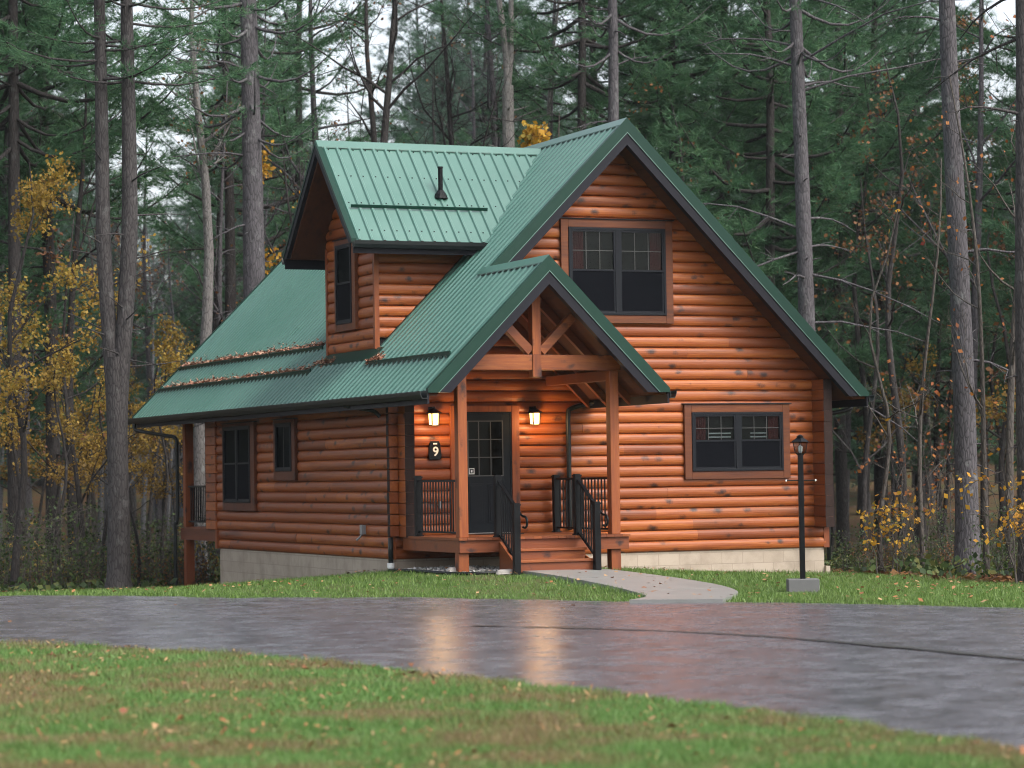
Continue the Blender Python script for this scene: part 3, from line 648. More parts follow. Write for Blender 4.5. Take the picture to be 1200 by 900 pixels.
# ---- door
DX_0, DX_1 = -2.90, -1.99
mb = MB(); mb.box(DX_0 - .17, DX_0 - .03, -.065, .02, .035, 2.17, .3); mb.box(DX_1 + .03, DX_1 + .17, -.065, .02, .035, 2.17, .6); mb.box(DX_0 - .029, DX_1 + .029, -.062, .02, 2.065, 2.169, .5)
trim = mb.build('door_trim', M['woodZ'], cabin, bevel=.006)
mb = MB(); mb.box(DX_0 - .029, DX_0 - .001, -.055, .02, .03, 2.064); mb.box(DX_1 + .001, DX_1 + .029, -.055, .02, .03, 2.064); mb.box(DX_0, DX_1, -.0545, .02, 2.033, 2.063); mb.build('jamb', M['door'], trim)
mb = MB(); mb.box(DX_0 - .03, DX_1 + .03, -.10, .0, .021, .036); mb.build('threshold', M['white'], trim)
mb = MB(); gx0, gx1, gz0, gz1 = DX_0 + .13, DX_1 - .13, 1.0, 1.90
mb.box(DX_0 + .002, gx0, -.05, -.005, .037, 2.031); mb.box(gx1, DX_1 - .002, -.05, -.005, .037, 2.031); mb.box(gx0, gx1, -.0495, -.005, gz1, 2.030); mb.box(gx0, gx1, -.0495, -.005, .038, gz0)
for (a, b) in ((gx0 + .0, (gx0 + gx1) / 2 - .035), ((gx0 + gx1) / 2 + .035, gx1)):
    mb.box(a, b, -.060, -.048, .20, .86); mb.box(a + .035, b - .035, -.066, -.058, .235, .825)
door = mb.build('door', M['door'], cabin, bevel=.008)
mb = MB(); mb.box(gx0, gx1, -.028, -.024, gz0, gz1); mb.build('pane', M['glass'], door)
mb = MB(); mb.box(gx0 - .03, gx1 + .03, -.006, .004, gz0 - .03, gz1 + .03); mb.build('backing', M['room'], door)
mb = MB()
for i in (1, 2): u = gx0 + (gx1 - gx0) * i / 3; mb.box(u - .008, u + .008, -.034, -.0285, gz0, gz1); zz = gz0 + (gz1 - gz0) * i / 3; mb.box(gx0, gx1, -.0335, -.0283, zz - .008, zz + .008)
for a, b in ((gx0, gx0 + .018), (gx1 - .018, gx1)): mb.box(a, b, -.060, -.047, gz0 - .018, gz1 + .018)
for a, b in ((gz0 - .018, gz0), (gz1, gz1 + .018)): mb.box(gx0 + .018, gx1 - .018, -.0595, -.047, a, b)
mb.build('muntins', M['muntin'], door)
mb = MB(); sx0 = gx0 + .03
for q in ((sx0, sx0 + .10, gz0 + .02, gz0 + .033), (sx0, sx0 + .10, gz0 + .107, gz0 + .12), (sx0, sx0 + .013, gz0 + .034, gz0 + .106), (sx0 + .087, sx0 + .10, gz0 + .034, gz0 + .106), (sx0 + .035, sx0 + .065, gz0 + .05, gz0 + .09)): mb.box(q[0], q[1], -.030, -.0286, q[2], q[3])
mb.build('sticker', M['white'], door)
mb = MB(); mb.tube([(DX_0 + .065, -.05, .93), (DX_0 + .065, -.10, .93)], .014, 10); mb.tube([(DX_0 + .065, -.10, .93), (DX_0 + .065, -.13, .93)], [.03, .024], 12); mb.tube([(DX_0 + .065, -.05, 1.08), (DX_0 + .065, -.07, 1.08)], .026, 12); mb.build('door_handle', M['grey_box'], door)
# ---- house number plaque
mb = MB(); px0, px1, pz0, pz1 = -3.475, -3.245, 1.27, 1.58
mb.prism([(px0, pz0 + .03), (px0 + .03, pz0), (px1 - .03, pz0), (px1, pz0 + .03), (px1 - .02, pz1 - .05), (px1 - .045, pz1), (px0 + .045, pz1), (px0 + .02, pz1 - .05)], 'Y', -.075, -.02); plq = mb.build('number_plaque', M['black'], cabin, bevel=.006)
mb = MB(); mb.box(-3.395, -3.325, -.079, -.0755, 1.525, 1.55); mb.build('plaque_bar', M['white'], plq)
fc = bpy.data.curves.new('digit', 'FONT'); fc.body = '9'; fc.size = .215; fc.align_x = 'CENTER'; fc.align_y = 'CENTER'; fc.extrude = .002; fc.offset = .004
fo = link(bpy.data.objects.new('digit_source', fc)); dg = bpy.context.evaluated_depsgraph_get(); fm = bpy.data.meshes.new_from_object(fo.evaluated_get(dg)); bpy.data.objects.remove(fo)
fm.transform(Matrix.Translation((-3.352, -.079, 1.40)) @ Matrix.Rotation(rad(90), 4, 'X')); fm.name = 'digit'; fm.materials.clear(); fm.materials.append(M['white'])
do = link(bpy.data.objects.new('digit', fm)); set_parent(do, plq)
# ---- wall lanterns beside the door
for x in (-3.40, -1.565):
    z = 1.93; y = -.15; mb = MB()
    mb.box(x - .055, x + .055, -.045, -.01, z - .02, z + .22); mb.tube([(x, -.045, z + .15), (x, -.10, z + .21), (x, y, z + .185)], .012, 8)
    mb.tube([(x, y, z + .19), (x, y, z + .165), (x, y, z + .125)], [.03, .06, .14], 4); mb.tube([(x, y, z + .125), (x, y, z + .105)], [.14, .13], 4)
    mb.tube([(x, y, z + .19), (x, y, z + .225)], [.022, .012], 8)
    for i in range(4):
        t = math.pi / 4 + i * math.pi / 2 ; c_ = (.092 * math.cos(t), .092 * math.sin(t)); mb.bar((x + c_[0], y + c_[1], z + .118), (x + c_[0] * .86, y + c_[1] * .86, z - .08), .016, .016)
    mb.box(x - .06, x + .06, y - .06, y + .06, z - .095, z - .080)
    la = mb.build('wall_lantern', M['black'], cabin)
    mb = MB(); mb.tube([(x, y, z + .113), (x, y, z - .079)], [.102, .088], 4); g = mb.build('lantern_glass', M['lit'], la)
    for v_ in ():
        pass
    ld = bpy.data.lights.new('lantern_light', 'POINT'); ld.energy = 10; ld.color = (1.0, .62, .30); ld.shadow_soft_size = .07
    lo = link(bpy.data.objects.new('lantern_light', ld)); lo.location = (x, y - .16, z - .05); set_parent(lo, la); lo.matrix_parent_inverse = Matrix.Identity(4)
# ---- porch: deck, posts, truss, rafters
mb = MB()
bx = -4.0
while bx < -1.02: mb.box(bx, min(bx + .137, -1.0), -2.64, -.035, -.018, .02); bx += .142
mb.build('porch_floor', M['woodY'], cabin)
mb = MB(); mb.box(-3.98, -1.03, -2.60, -2.56, -.215, -.019); mb.box(-3.98, -3.94, -2.559, -.13, -.215, -.019); mb.box(-1.07, -1.03, -2.559, -.04, -.215, -.019); mb.build('rim_board', M['woodX'], cabin, bevel=.004)
for x in (-3.885, -1.235):
    mb = MB(); mb.box(x - .078, x + .078, -2.56, -2.404, .021, 2.66); mb.build('porch_post', M['woodZ'], cabin, bevel=.008)
    mb = MB(); mb.box(x - .085, x + .085, -2.545, -2.375, -.95, -.216); mb.build('deck_post', M['woodZ'], cabin, bevel=.006)
mb = MB(); mb.box(-4.06, -1.13, -2.58, -2.42, 2.661, 2.905); mb.build('tie_beam', M['woodX'], cabin, bevel=.008)
for x in (-3.885, -1.235):
    mb = MB(); mb.box(x - .075, x + .075, -2.419, -.04, 2.50, 2.66) if x > -2 else mb.box(x - .075, x + .075, -2.419, -.44, 2.50, 2.66); mb.build('side_beam', M['woodY'], cabin, bevel=.006)
mb = MB(); mb.box(-2.60 - .075, -2.60 + .075, -2.595, -2.43, 2.906, 4.15); mb.box(-2.60 - .075, -2.60 + .075, -2.60, -2.581, 2.55, 2.9055); mb.box(-2.60 - .075, -2.60 + .075, -2.58, -2.44, 2.55, 2.659); mb.build('king_post', M['woodZ'], cabin, bevel=.006)
for sg in (-1, 1):
    mb = MB(); mb.bar((-2.60 + sg * .09, -2.51, 2.955), (-2.60 + sg * .66, -2.51, 3.52), .13, .145, side=(0, 1, 0)); mb.build('strut', M['woodX'], cabin, bevel=.006)
for y in (-1.95, -1.1, -.35):
    for sg in (-1, 1):
        if y > -.6 and sg < 0: continue
        mb = MB(); xe = XP + sg * (XR - XP - .2); f_ = lambda x: PZ - S * abs(x - XP) - .275
        mb.prism([(XP + sg * .02, f_(XP) - .02), (xe, f_(xe)), (xe, f_(xe) - .15), (XP + sg * .02, f_(XP) - .20)], 'Y', y - .045, y + .045); mb.build('rafter', M['woodX'], cabin)
# steps
for k, (z, yf) in enumerate(((-.165, -2.90), (-.335, -3.20))):
    mb = MB(); mb.box(-3.27, -1.93 + .03 * k, yf - .02, yf + .30, z - .04, z); mb.box(-3.24, -1.95 + .03 * k, yf + .012, yf + .03, z - .19, z - .041); mb.build('step', M['woodX'], cabin, bevel=.005)
mb = MB(); mb.prism([(-2.601, -.05), (-2.601, -.52), (-3.22, -.56), (-3.22, -.40)], 'X', -3.305, -3.272); mb.build('stringer', M['woodY'], cabin)
mb = MB(); mb.prism([(-2.601, -.22), (-2.601, -.52), (-3.17, -.56), (-3.17, -.40)], 'X', -1.925, -1.90); mb.build('stringer', M['woodY'], cabin)
# railings
def railing(p, q, zb0, zb1, zt0, zt1, posts, n, handrail=None):
    """p, q: ends in plan; bottom and top rail heights at p and q; posts: (x, y, z0, z1)"""
    mb = MB(); mb.bar((*p, zt0), (*q, zt1), .05, .035); r = mb.build('railing', M['black'], cabin); mb = MB(); mb.bar((*p, zb0), (*q, zb1), .035, .03); mb.build('bottom_rail', M['black'], r)
    for (x, y, z0, z1) in posts:
        mb = MB(); mb.box(x - .05, x + .05, y - .05, y + .05, z0, z1); mb.box(x - .06, x + .06, y - .06, y + .06, z1, z1 + .025); mb.box(x - .045, x + .045, y - .045, y + .045, z1 + .025, z1 + .04); mb.box(x - .065, x + .065, y - .065, y + .065, z0 - .0, z0 + .02); mb.build('railing_post', M['black'], r)
    for i in range(n):
        t = (i + 1) / (n + 1); x = p[0] + (q[0] - p[0]) * t; y = p[1] + (q[1] - p[1]) * t; za = zb0 + (zb1 - zb0) * t; zb_ = zt0 + (zt1 - zt0) * t
        mb = MB(); mb.box(x - .010, x + .010, y - .010, y + .010, za, zb_); mb.build('baluster', M['black'], r)
    return r
railing((-3.93, -.78), (-3.90, -2.40), .10, .10, .92, .92, [(-3.93, -.72, .02, .97)], 13)
railing((-1.21, -.22), (-1.235, -2.40), .10, .10, .92, .92, [(-1.21, -.17, .02, .95)], 16)
for x in (-3.295, -1.915):
    r = railing((x, -2.60), (x, -3.24), .06, -.32, .90, .50, [(x, -2.545, .02, .96), (x, -3.26, Tz(x, -3.26) - .05, .52)], 6)
    hx = x + .085; mb = MB()
    pts = [(hx, -2.60, .78), (hx, -2.9, .60), (hx, -3.22, .40), (hx, -3.33, .355), (hx, -3.43, .345), (hx, -3.485, .29), (hx, -3.475, .21), (hx, -3.41, .175), (hx, -3.33, .185)]
    P_ = smooth_curve(np.array(pts), 40); mb.tube(P_, .019, 10); mb.build('handrail', M['black'], r, smooth=True)
# ---- rear deck, seen past the left wall
mb = MB(); mb.box(-4.02, 3.9, LY + .04, 12.35, -.02, .03); mb.build('rear_deck_floor', M['woodX'], cabin)
mb = MB(); mb.box(-4.09, -4.04, LY - .35 + .4, 12.4, -.235, .005); mb.box(-4.04, 3.95, 12.351, 12.39, -.235, .005); mb.build('rim_board', M['woodY'], cabin, bevel=.004)
for x in (-4.0, 0, 3.9):
    mb = MB(); mb.box(x - .09, x + .09, 12.02, 12.2, -2.4, -.236); mb.box(x - .09, x + .09, 12.02, 12.2, .031, ZE + .35 + (4.65 - abs(x) - .65) * .0); mb.build('rear_deck_post', M['woodZ'], cabin, bevel=.006)
railing((-4.02, 10.45), (-4.02, 12.0), .14, .14, .86, .86, [(-4.02, 10.42, .03, .9)], 11)
railing((-3.9, 12.1), (3.8, 12.1), .14, .14, .86, .86, [(0.2, 12.1, .03, .9)], 50)
# ---- downspouts
def pipe(pts, r, name='downspout'):
    mb = MB(); mb.tube(smooth_curve(np.array(pts, float), len(pts) * 6), r, 8); return mb.build(name, M['gutter'], cabin, smooth=True)
pipe([(-4.72, 13.6, 2.22), (-4.72, 13.55, 2.08), (-4.6, 13.3, 2.02), (-4.3, 12.7, 1.93), (-4.16, 12.45, 1.86), (-4.15, 12.42, 1.6), (-4.15, 12.42, .25), (-4.2, 12.42, .1), (-4.2, 12.42, -.1), (-4.2, 12.42, -1.35)], .04)
pipe([(-.40, -.35, 2.24), (-.44, -.25, 2.21), (-.56, -.12, 2.19), (-.86, -.085, 2.11), (-.92, -.085, 2.0), (-.92, -.085, 1.5), (-.92, -.085, .05)], .042)
pipe([(4.72, .1, 2.22), (4.70, .05, 2.10), (4.5, .06, 2.04), (4.3, .06, 2.0), (4.22, .06, 1.9), (4.2, .06, -.6)], .038)
pipe([(-4.72, .6, 2.2), (-4.6, .5, 2.16), (-4.3, .35, 2.10), (-4.19, .3, 2.0)], .035)
mb = MB(); mb.tube([(-4.2, -.14, .0), (-4.2, -.14, -.42)], .042, 10); dsp = mb.build('downspout', M['gutter'], cabin, smooth=True)
mb = MB(); mb.tube([(-4.2, -.14, -.42), (-4.2, -.14, -.50), (-4.2, -.14, -.501), (-4.2, -.14, -.85)], [.062, .062, .052, .052], 12); mb.build('drain_stub', M['white'], dsp)
mb = MB(); mb.box(-4.20, -4.13, 1.22, 1.33, .03, .19); mb.tube([(-4.17, 1.30, .03), (-4.2, 1.33, -.02), (-4.24, 1.38, -.07)], .018, 8); mb.build('outlet_box', M['grey_box'], cabin)
mb = MB(); mb.tube([(-3.30, -.03, .52), (-3.30, -.12, .52)], .02, 8); mb.tube([(-3.30, -.12, .58), (-3.30, -.12, .46)], .03, 10); mb.build('hose_tap', M['grey_box'], cabin)
# ---- doormat
mb = MB(); mb.box(-2.85, -2.05, -.72, -.2, .0215, .034); tag(mb.build('door_mat', M['black'], None), 'dark flat door mat lying on the porch boards at the front door', 'door mat')

# ------------------------------------------------------------------ lamp post
LX, LYP = at(936.5, 39.1); lz = Tz(LX, LYP)
lp = empty('lamp_post', (LX, LYP, lz), label='black lantern on a thin post set in a concrete block by the road', cat='street lamp')
rot = Matrix.Translation((LX, LYP, 0)) @ Matrix.Rotation(-.40, 4, 'Z')
class LMB(MB):
    def build(s, name, mat, parent, **k):
        s.v = [tuple(rot @ Vector(p)) for p in s.v]; return MB.build(s, name, mat, parent, **k)
b = LMB(); b.box(-.225, .225, -.16, .16, lz - .1, lz + .20); b.build('base', M['concrete'], lp, bevel=.012)
b = LMB(); b.box(-.038, .038, -.038, .038, lz + .2, lz + 2.0); post = b.build('post', M['black'], lp, bevel=.004)
b = LMB(); b.tube([(-.21, 0, lz + 1.63), (.21, 0, lz + 1.63)], .009, 8); bar = b.build('cross_bar', M['black'], lp)
for s_x in (-.215, .215): b = LMB(); b.tube([(s_x - .012, 0, lz + 1.63), (s_x, 0, lz + 1.63), (s_x + .012, 0, lz + 1.63)], [.008, .02, .008], 8); b.build('bar_end', M['white'], bar)
h0 = lz + 2.0
b = LMB(); b.tube([(0, 0, h0), (0, 0, h0 + .03)], [.045, .075], 4); b.tube([(0, 0, h0 + .19), (0, 0, h0 + .195), (0, 0, h0 + .255)], [.125, .13, .045], 4); b.tube([(0, 0, h0 + .255), (0, 0, h0 + .275), (0, 0, h0 + .30)], [.05, .05, .01], 8)
for i in range(4):
    t = i * math.pi / 2; b.bar((.075 * math.cos(t), .075 * math.sin(t), h0 + .03), (.105 * math.cos(t), .105 * math.sin(t), h0 + .19), .012, .012)
lan = b.build('lantern', M['black'], lp)
b = LMB(); b.tube([(0, 0, h0 + .031), (0, 0, h0 + .189)], [.068, .098], 4, cap=False); b.build('lantern_glass', M['glass'], lan)
b = LMB(); b.tube([(0, 0, h0 + .03), (0, 0, h0 + .06), (0, 0, h0 + .12), (0, 0, h0 + .15)], [.018, .03, .035, .005], 10); b.build('bulb', M['white'], lan)

# ------------------------------------------------------------------ lawn grass, gravel, fallen leaves
def blades(n_target, D0, D1, px0, px1, keep, hmin, hmax, wd, power=2.0):
    u = rng.random(n_target); D = (D0 ** -power + u * (D1 ** -power - D0 ** -power)) ** (-1 / power)
    px = rng.uniform(px0, px1, n_target); lat = D * (px - 600) / F
    X = CAMP[0] + D * FH[0] + lat * RH[0]; Y = CAMP[1] + D * FH[1] + lat * RH[1]
    # even out the density across (more width further away)
    k = keep(X, Y); X, Y, D = X[k], Y[k], D[k]; n = len(X); Z = T(X, Y) - .01
    h = rng.uniform(hmin, hmax, n) * (0.65 + .7 * (np.sin(X * 1.9 + np.sin(Y * 1.3) * 2) * np.sin(Y * 2.3) * .5 + .5)); th = rng.uniform(0, 2 * np.pi, n); le = rng.uniform(.1, .9, n) * h; ph = rng.uniform(0, 2 * np.pi, n)
    w_ = wd * rng.uniform(.6, 1.4, n); P0 = np.stack([X, Y, Z], 1); W_ = np.stack([np.cos(th) * w_, np.sin(th) * w_, np.zeros(n)], 1)
    tip = P0 + np.stack([np.cos(ph) * le, np.sin(ph) * le, h], 1)
    return np.stack([P0 - W_ / 2, P0 + W_ / 2, tip], 1), np.clip(rng.normal(.45, .22, n), 0, 1)
HOUSE = lambda X, Y: (X > -4.12) & (X < 4.15) & (Y > -.02)
def near_keep(X, Y): return ~in_poly(X, Y, ROADPOLY)
V, r = blades(420000, 14.3, 32, -180, 1380, near_keep, .03, .075, .009, 1.0)
tag(link(bpy.data.objects.new('lawn_grass', flat_mesh('lawn_grass', V, 3, M['grass'], r))), kind='stuff')
def far_keep(X, Y):
    q = ~in_poly(X, Y, ROADPOLY) & ~in_poly(X, Y, PATHPOLY) & ~HOUSE(X, Y) & (rng.random(len(X)) > np.clip(lawn_limit(X, Y) * .8 + .2, 0, 1))
    return q & ~((X > -4.1) & (X < -1.0) & (Y > -2.75))
V, r = blades(230000, 33, 58, -150, 1350, far_keep, .03, .085, .013, 1.0)
tag(link(bpy.data.objects.new('lawn_grass', flat_mesh('lawn_grass', V, 3, M['grass_far'], r))), kind='stuff')
def leaf_quads(P, size, flat=.35, long=1.5, curl=0.0):
    """small diamond shaped leaves at points P"""
    n = len(P); th = rng.uniform(0, 2 * np.pi, n); nz = rng.normal(0, flat, n); n2 = rng.normal(0, flat, n)
    a = np.stack([np.cos(th), np.sin(th), nz], 1); b = np.stack([-np.sin(th), np.cos(th), n2], 1); sz = (size * rng.uniform(.6, 1.4, n))[:, None]
    a *= sz * long / 2; b *= sz / 2
    up = np.array((0, 0, 1.0)) * sz * curl * rng.uniform(.2, 1, (n, 1))
    return np.stack([P - a, P + b * .9 + a * .1 + up, P + a, P - b * .9 + a * .1 + up * .7], 1)
def scatter(n, D0, D1, px0, px1, keep):
    D = rng.uniform(D0, D1, n); px = rng.uniform(px0, px1, n); lat = D * (px - 600) / F
    X = CAMP[0] + D * FH[0] + lat * RH[0]; Y = CAMP[1] + D * FH[1] + lat * RH[1]; k = keep(X, Y); return X[k], Y[k]
X, Y = scatter(900, 14.5, 31, -100, 1300, lambda X, Y: near_keep(X, Y) & (rng.random(len(X)) < np.clip(.04 + .9 * np.maximum(0, np.sin(X * .9 + 2) * np.sin(Y * .55 + X * .3)) ** 3, 0, 1))); Z = T(X, Y) + rng.uniform(.02, .06, len(X))
V = leaf_quads(np.stack([X, Y, Z], 1), .055, .35, 1.2, .45)
X, Y = scatter(1200, 33, 50, -100, 1300, lambda X, Y: ~HOUSE(X, Y)); Z = T(X, Y) + np.where(in_poly(X, Y, PATHPOLY), .05, np.where(in_poly(X, Y, ROADPOLY), .006, .06)); k = ~in_poly(X, Y, ROADPOLY) | (rng.random(len(X)) < .03)
V2 = leaf_quads(np.stack([X, Y, Z], 1)[k], .055, .25, 1.2)
X, Y = scatter(5000, 14.5, 31, -100, 1300, near_keep); V3 = leaf_quads(np.stack([X, Y, T(X, Y) + rng.uniform(.01, .05, len(X))], 1), .018, .4, 3.0); V = np.concatenate([V, V2, V3])
tag(link(bpy.data.objects.new('fallen_leaves', flat_mesh('fallen_leaves', V, 4, M['litter'], rng.random(len(V))))), kind='stuff')
# needles and leaves caught behind the snow rails
PTS = []
for (x, ya, yb, n) in ((3.64, 4.8, 13.9, 3400), (4.10, 4.2, 13.6, 2000), (4.09, .6, 1.25, 420), (4.0, 3.2, 4.3, 500)):
    y = rng.uniform(ya, yb, n); dens = .5 + .5 * np.sin(y * 2.1 + x * 9) * np.sin(y * .77 + 1); k = rng.random(n) < .25 + .75 * dens; y = y[k]
    d = np.abs(rng.normal(0, .085, len(y))); PTS.append(np.stack([-x + .015 + d, y, ZR - .03 - S * x + d * S + rng.uniform(.0, .12, len(y)) * np.exp(-d * 9)], 1))
P = np.concatenate(PTS); V = leaf_quads(P, .045, .5, 2.0)
tag(link(bpy.data.objects.new('roof_leaves', flat_mesh('roof_leaves', V, 4, M['roof_litter'], rng.random(len(V))))), kind='stuff')
# gravel strip under the porch with a dark plastic edging
n = 2600; X = rng.uniform(-4.2, -2.9, n); Y = rng.uniform(-2.6, -.2, n) ; Y = np.where(X < -3.3, Y, Y); Z = T(X, Y) + .012
tag(link(bpy.data.objects.new('gravel', flat_mesh('gravel', leaf_quads(np.stack([X, Y, Z + rng.uniform(0, .02, n)], 1), .05, .5, 1.1), 4, M['gravel'], rng.random(n)))), kind='stuff')
mb = MB(); e = smooth_curve(np.array([(-4.3, -.3), (-4.3, -1.6), (-4.15, -2.6), (-3.9, -2.95), (-3.45, -3.05)]), 24)
mb.tube([(p[0], p[1], Tz(*p) + .03) for p in e], .03, 6); tag(mb.build('bed_edging', M['black']), 'black plastic edging strip round the gravel under the porch', 'edging')
def rock(name, x, y, r, sq, label):
    bm = bmesh.new(); bmesh.ops.create_icosphere(bm, subdivisions=3, radius=1)
    a = rng.random(3) * 6
    for v in bm.verts:
        c = v.co; k = 1 + .16 * math.sin(c.x * 3 + a[0]) + .14 * math.sin(c.y * 4 + a[1]) + .1 * math.sin(c.z * 5 + a[2]); v.co = Vector((c.x * r * k, c.y * r * k * .8, max(c.z, -.35) * r * sq * k))
    me = bpy.data.meshes.new(name); bm.to_mesh(me); bm.free(); me.materials.append(M['stone']); o = link(bpy.data.objects.new(name, me)); o.location = (x, y, Tz(x, y) + r * sq * .3)
    return tag(o, label, 'stone')
rock('stone', -4.0, -2.35, .10, .9, 'pale stone to the left of the foot of the porch post')
rock('stone', -3.68, -2.30, .10, .8, 'pale stone close to the right of the porch post foot')
rock('stone', -3.42, -3.1, .13, .45, 'flat tan stone lying by the left side of the steps')

# ------------------------------------------------------------------ trees
class Bark:
    def __init__(s): s.V = []; s.F = []; s.n = 0
    def tube(s, P, R, n):
        V, Q = tube(np.asarray(P, float), np.asarray(R, float), n); s.V.append(V); s.F.append(np.array(Q) + s.n); s.n += len(V)
    def mesh(s, name, mat):
        V = np.concatenate(s.V); Q = np.concatenate(s.F); me = bpy.data.meshes.new(name)
        me.vertices.add(len(V)); me.vertices.foreach_set('co', V.reshape(-1).astype(np.float32)); me.loops.add(len(Q) * 4); me.loops.foreach_set('vertex_index', Q.reshape(-1).astype(np.int32))
        me.polygons.add(len(Q)); me.polygons.foreach_set('loop_start', np.arange(0, len(Q) * 4, 4, dtype=np.int32)); me.polygons.foreach_set('use_smooth', np.ones(len(Q), bool)); me.update(calc_edges=True)
        me.materials.append(mat); return me
def unit(v): return v / (np.linalg.norm(v, axis=-1, keepdims=True) + 1e-9)
def needles(P, Dv, k, length, width, spread, g):
    """k needle blades at each tuft point P heading roughly along Dv"""
    n = len(P); P = np.repeat(P, k, 0); Dv = np.repeat(Dv, k, 0)
    d = unit(Dv + g.normal(0, spread, (n * k, 3)) + np.array((0, 0, .18))); L = length * g.uniform(.65, 1.25, (n * k, 1))
    s = unit(np.cross(d, g.normal(0, 1, (n * k, 3)))) * width * .5
    r = np.repeat(np.clip(g.normal(.42, .2, n), 0, 1), k) * .75 + g.random(n * k) * .25
    return np.stack([P - s * .6, P + s * .6, P + d * L], 1), r
def trunk_path(H, g, lean=(0, 0), wob=.12, n=16):
    t = np.linspace(0, 1, n) ** 1.6; P = np.zeros((n, 3)); P[:, 2] = t * H
    f = g.uniform(.5, 2.2, 4); p = g.uniform(0, 6, 4)
    for a in (0, 1): P[:, a] = lean[a] * t * H + wob * (np.sin(f[a] * t * 5 + p[a]) - math.sin(p[a])) * (.2 + t)
    return P
def on_path(P, z):
    return np.array([np.interp(z, P[:, 2], P[:, 0]), np.interp(z, P[:, 2], P[:, 1]), z])
def pine(seed, H, cb, Rb, r0, bark, mat, dens=1.0, stub0=2.0, stubs=24, nscale=1.0, lean=(0, 0), dead_len=1.6, tuftk=8, gap=0.0, stub_thin=1.0):
    """tall pine: clear trunk with dead stubs, whorls of flat boughs from cb up. Returns trunk mesh, crown mesh"""
    g = np.random.default_rng(seed); B = Bark(); TP = trunk_path(H, g, lean)
    rr = r0 * (1 - (TP[:, 2] / H)) ** .75 + .015; rr *= 1 + .5 * np.exp(-TP[:, 2] / .3); B.tube(TP, rr, 12)
    for _ in range(stubs):
        z = g.uniform(stub0, max(stub0 + .5, cb + 2)); b = on_path(TP, z); az = g.uniform(0, 6.28); L = g.choice([.12, .2, .3, .8, 1.0, 1.4]) * dead_len * g.uniform(.5, 1.3)
        u = np.array([math.cos(az), math.sin(az), 0]); t = np.linspace(0, 1, 5)[:, None]; up = g.uniform(-.25, .5)
        rb = np.interp(z, TP[:, 2], rr); Q = b + u * (rb * .7 + t * L) + np.array((0, 0, 1)) * (t * L * up - (t ** 2) * L * .25) + g.normal(0, .02 * L, (5, 3)) * t
        B.tube(Q, stub_thin * (.028 * (1 - t[:, 0] * .75) * (.7 + .3 * min(L, 1.5))), 5)
        if L > .9:
            for q in range(int(L * 2.5)):
                s_ = g.uniform(.3, .95); c = Q[int(s_ * 4)]; dv = unit(u + g.normal(0, .6, 3)); B.tube(np.stack([c, c + dv * .2, c + dv * .42 + np.array((0, 0, -.03))]), np.array([.010, .008, .004]) * stub_thin, 4)
    TPs, TDs = [], []; z = cb
    while z < H - .25:
        t = (z - cb) / (H - cb); nb = g.integers(3, 6); a0 = g.uniform(0, 6.28)
        for i in range(nb):
            if g.random() < gap: continue
            az = a0 + i * 6.283 / nb + g.normal(0, .25); L = Rb * ((1 - t) ** .75) * (.55 + .45 * min(1, t * 5 + .3)) * g.uniform(.6, 1.2) + .25
            el = .02 + .75 * t + g.normal(0, .10); u = np.array([math.cos(az), math.sin(az), 0]); sv = np.array([-u[1], u[0], 0]); s_ = np.linspace(0, 1, 7)[:, None]
            b = on_path(TP, z + g.uniform(-.2, .2))
            Q = b + u * s_ * L * math.cos(el) + np.array((0, 0, 1)) * L * (s_ * math.sin(el) - .22 * np.sin(s_ * 3.14) * (1 - t) + .10 * s_ ** 3) + sv * L * g.normal(0, .10) * s_ ** 2
            B.tube(Q, (.012 + .014 * L) * (1 - s_[:, 0] * .85), 5)
            k = max(3, int(L * 4.4 * dens)); ss = g.uniform(.22, 1.0, k) ** .8; ss[0] = 1
            for q, s1 in enumerate(ss):
                c = np.array([np.interp(s1, s_[:, 0], Q[:, a]) for a in range(3)]); sg = 1 if q % 2 else -1
                dv = unit(u * .75 + sv * sg * g.uniform(.2, 1.1) + np.array((0, 0, g.normal(.12, .18)))); tl = (.25 + L * .26 * (1.15 - s1)) * g.uniform(.7, 1.3); m = max(2, int(tl / .15))
                w_ = np.linspace(.25, 1, m)[:, None]; TPs.append(c + dv * tl * w_ + g.normal(0, .03, (m, 3))); TDs.append(np.repeat(dv[None], m, 0))
        z += g.uniform(.45, .85) * (1.15 - .4 * t)
    P = np.concatenate(TPs); Dv = np.concatenate(TDs); V, r = needles(P, Dv, tuftk, .17 * nscale, .020 * nscale, .55, g)
    return B.mesh('trunk', M[bark]), flat_mesh('crown', V, 3, M[mat], r)
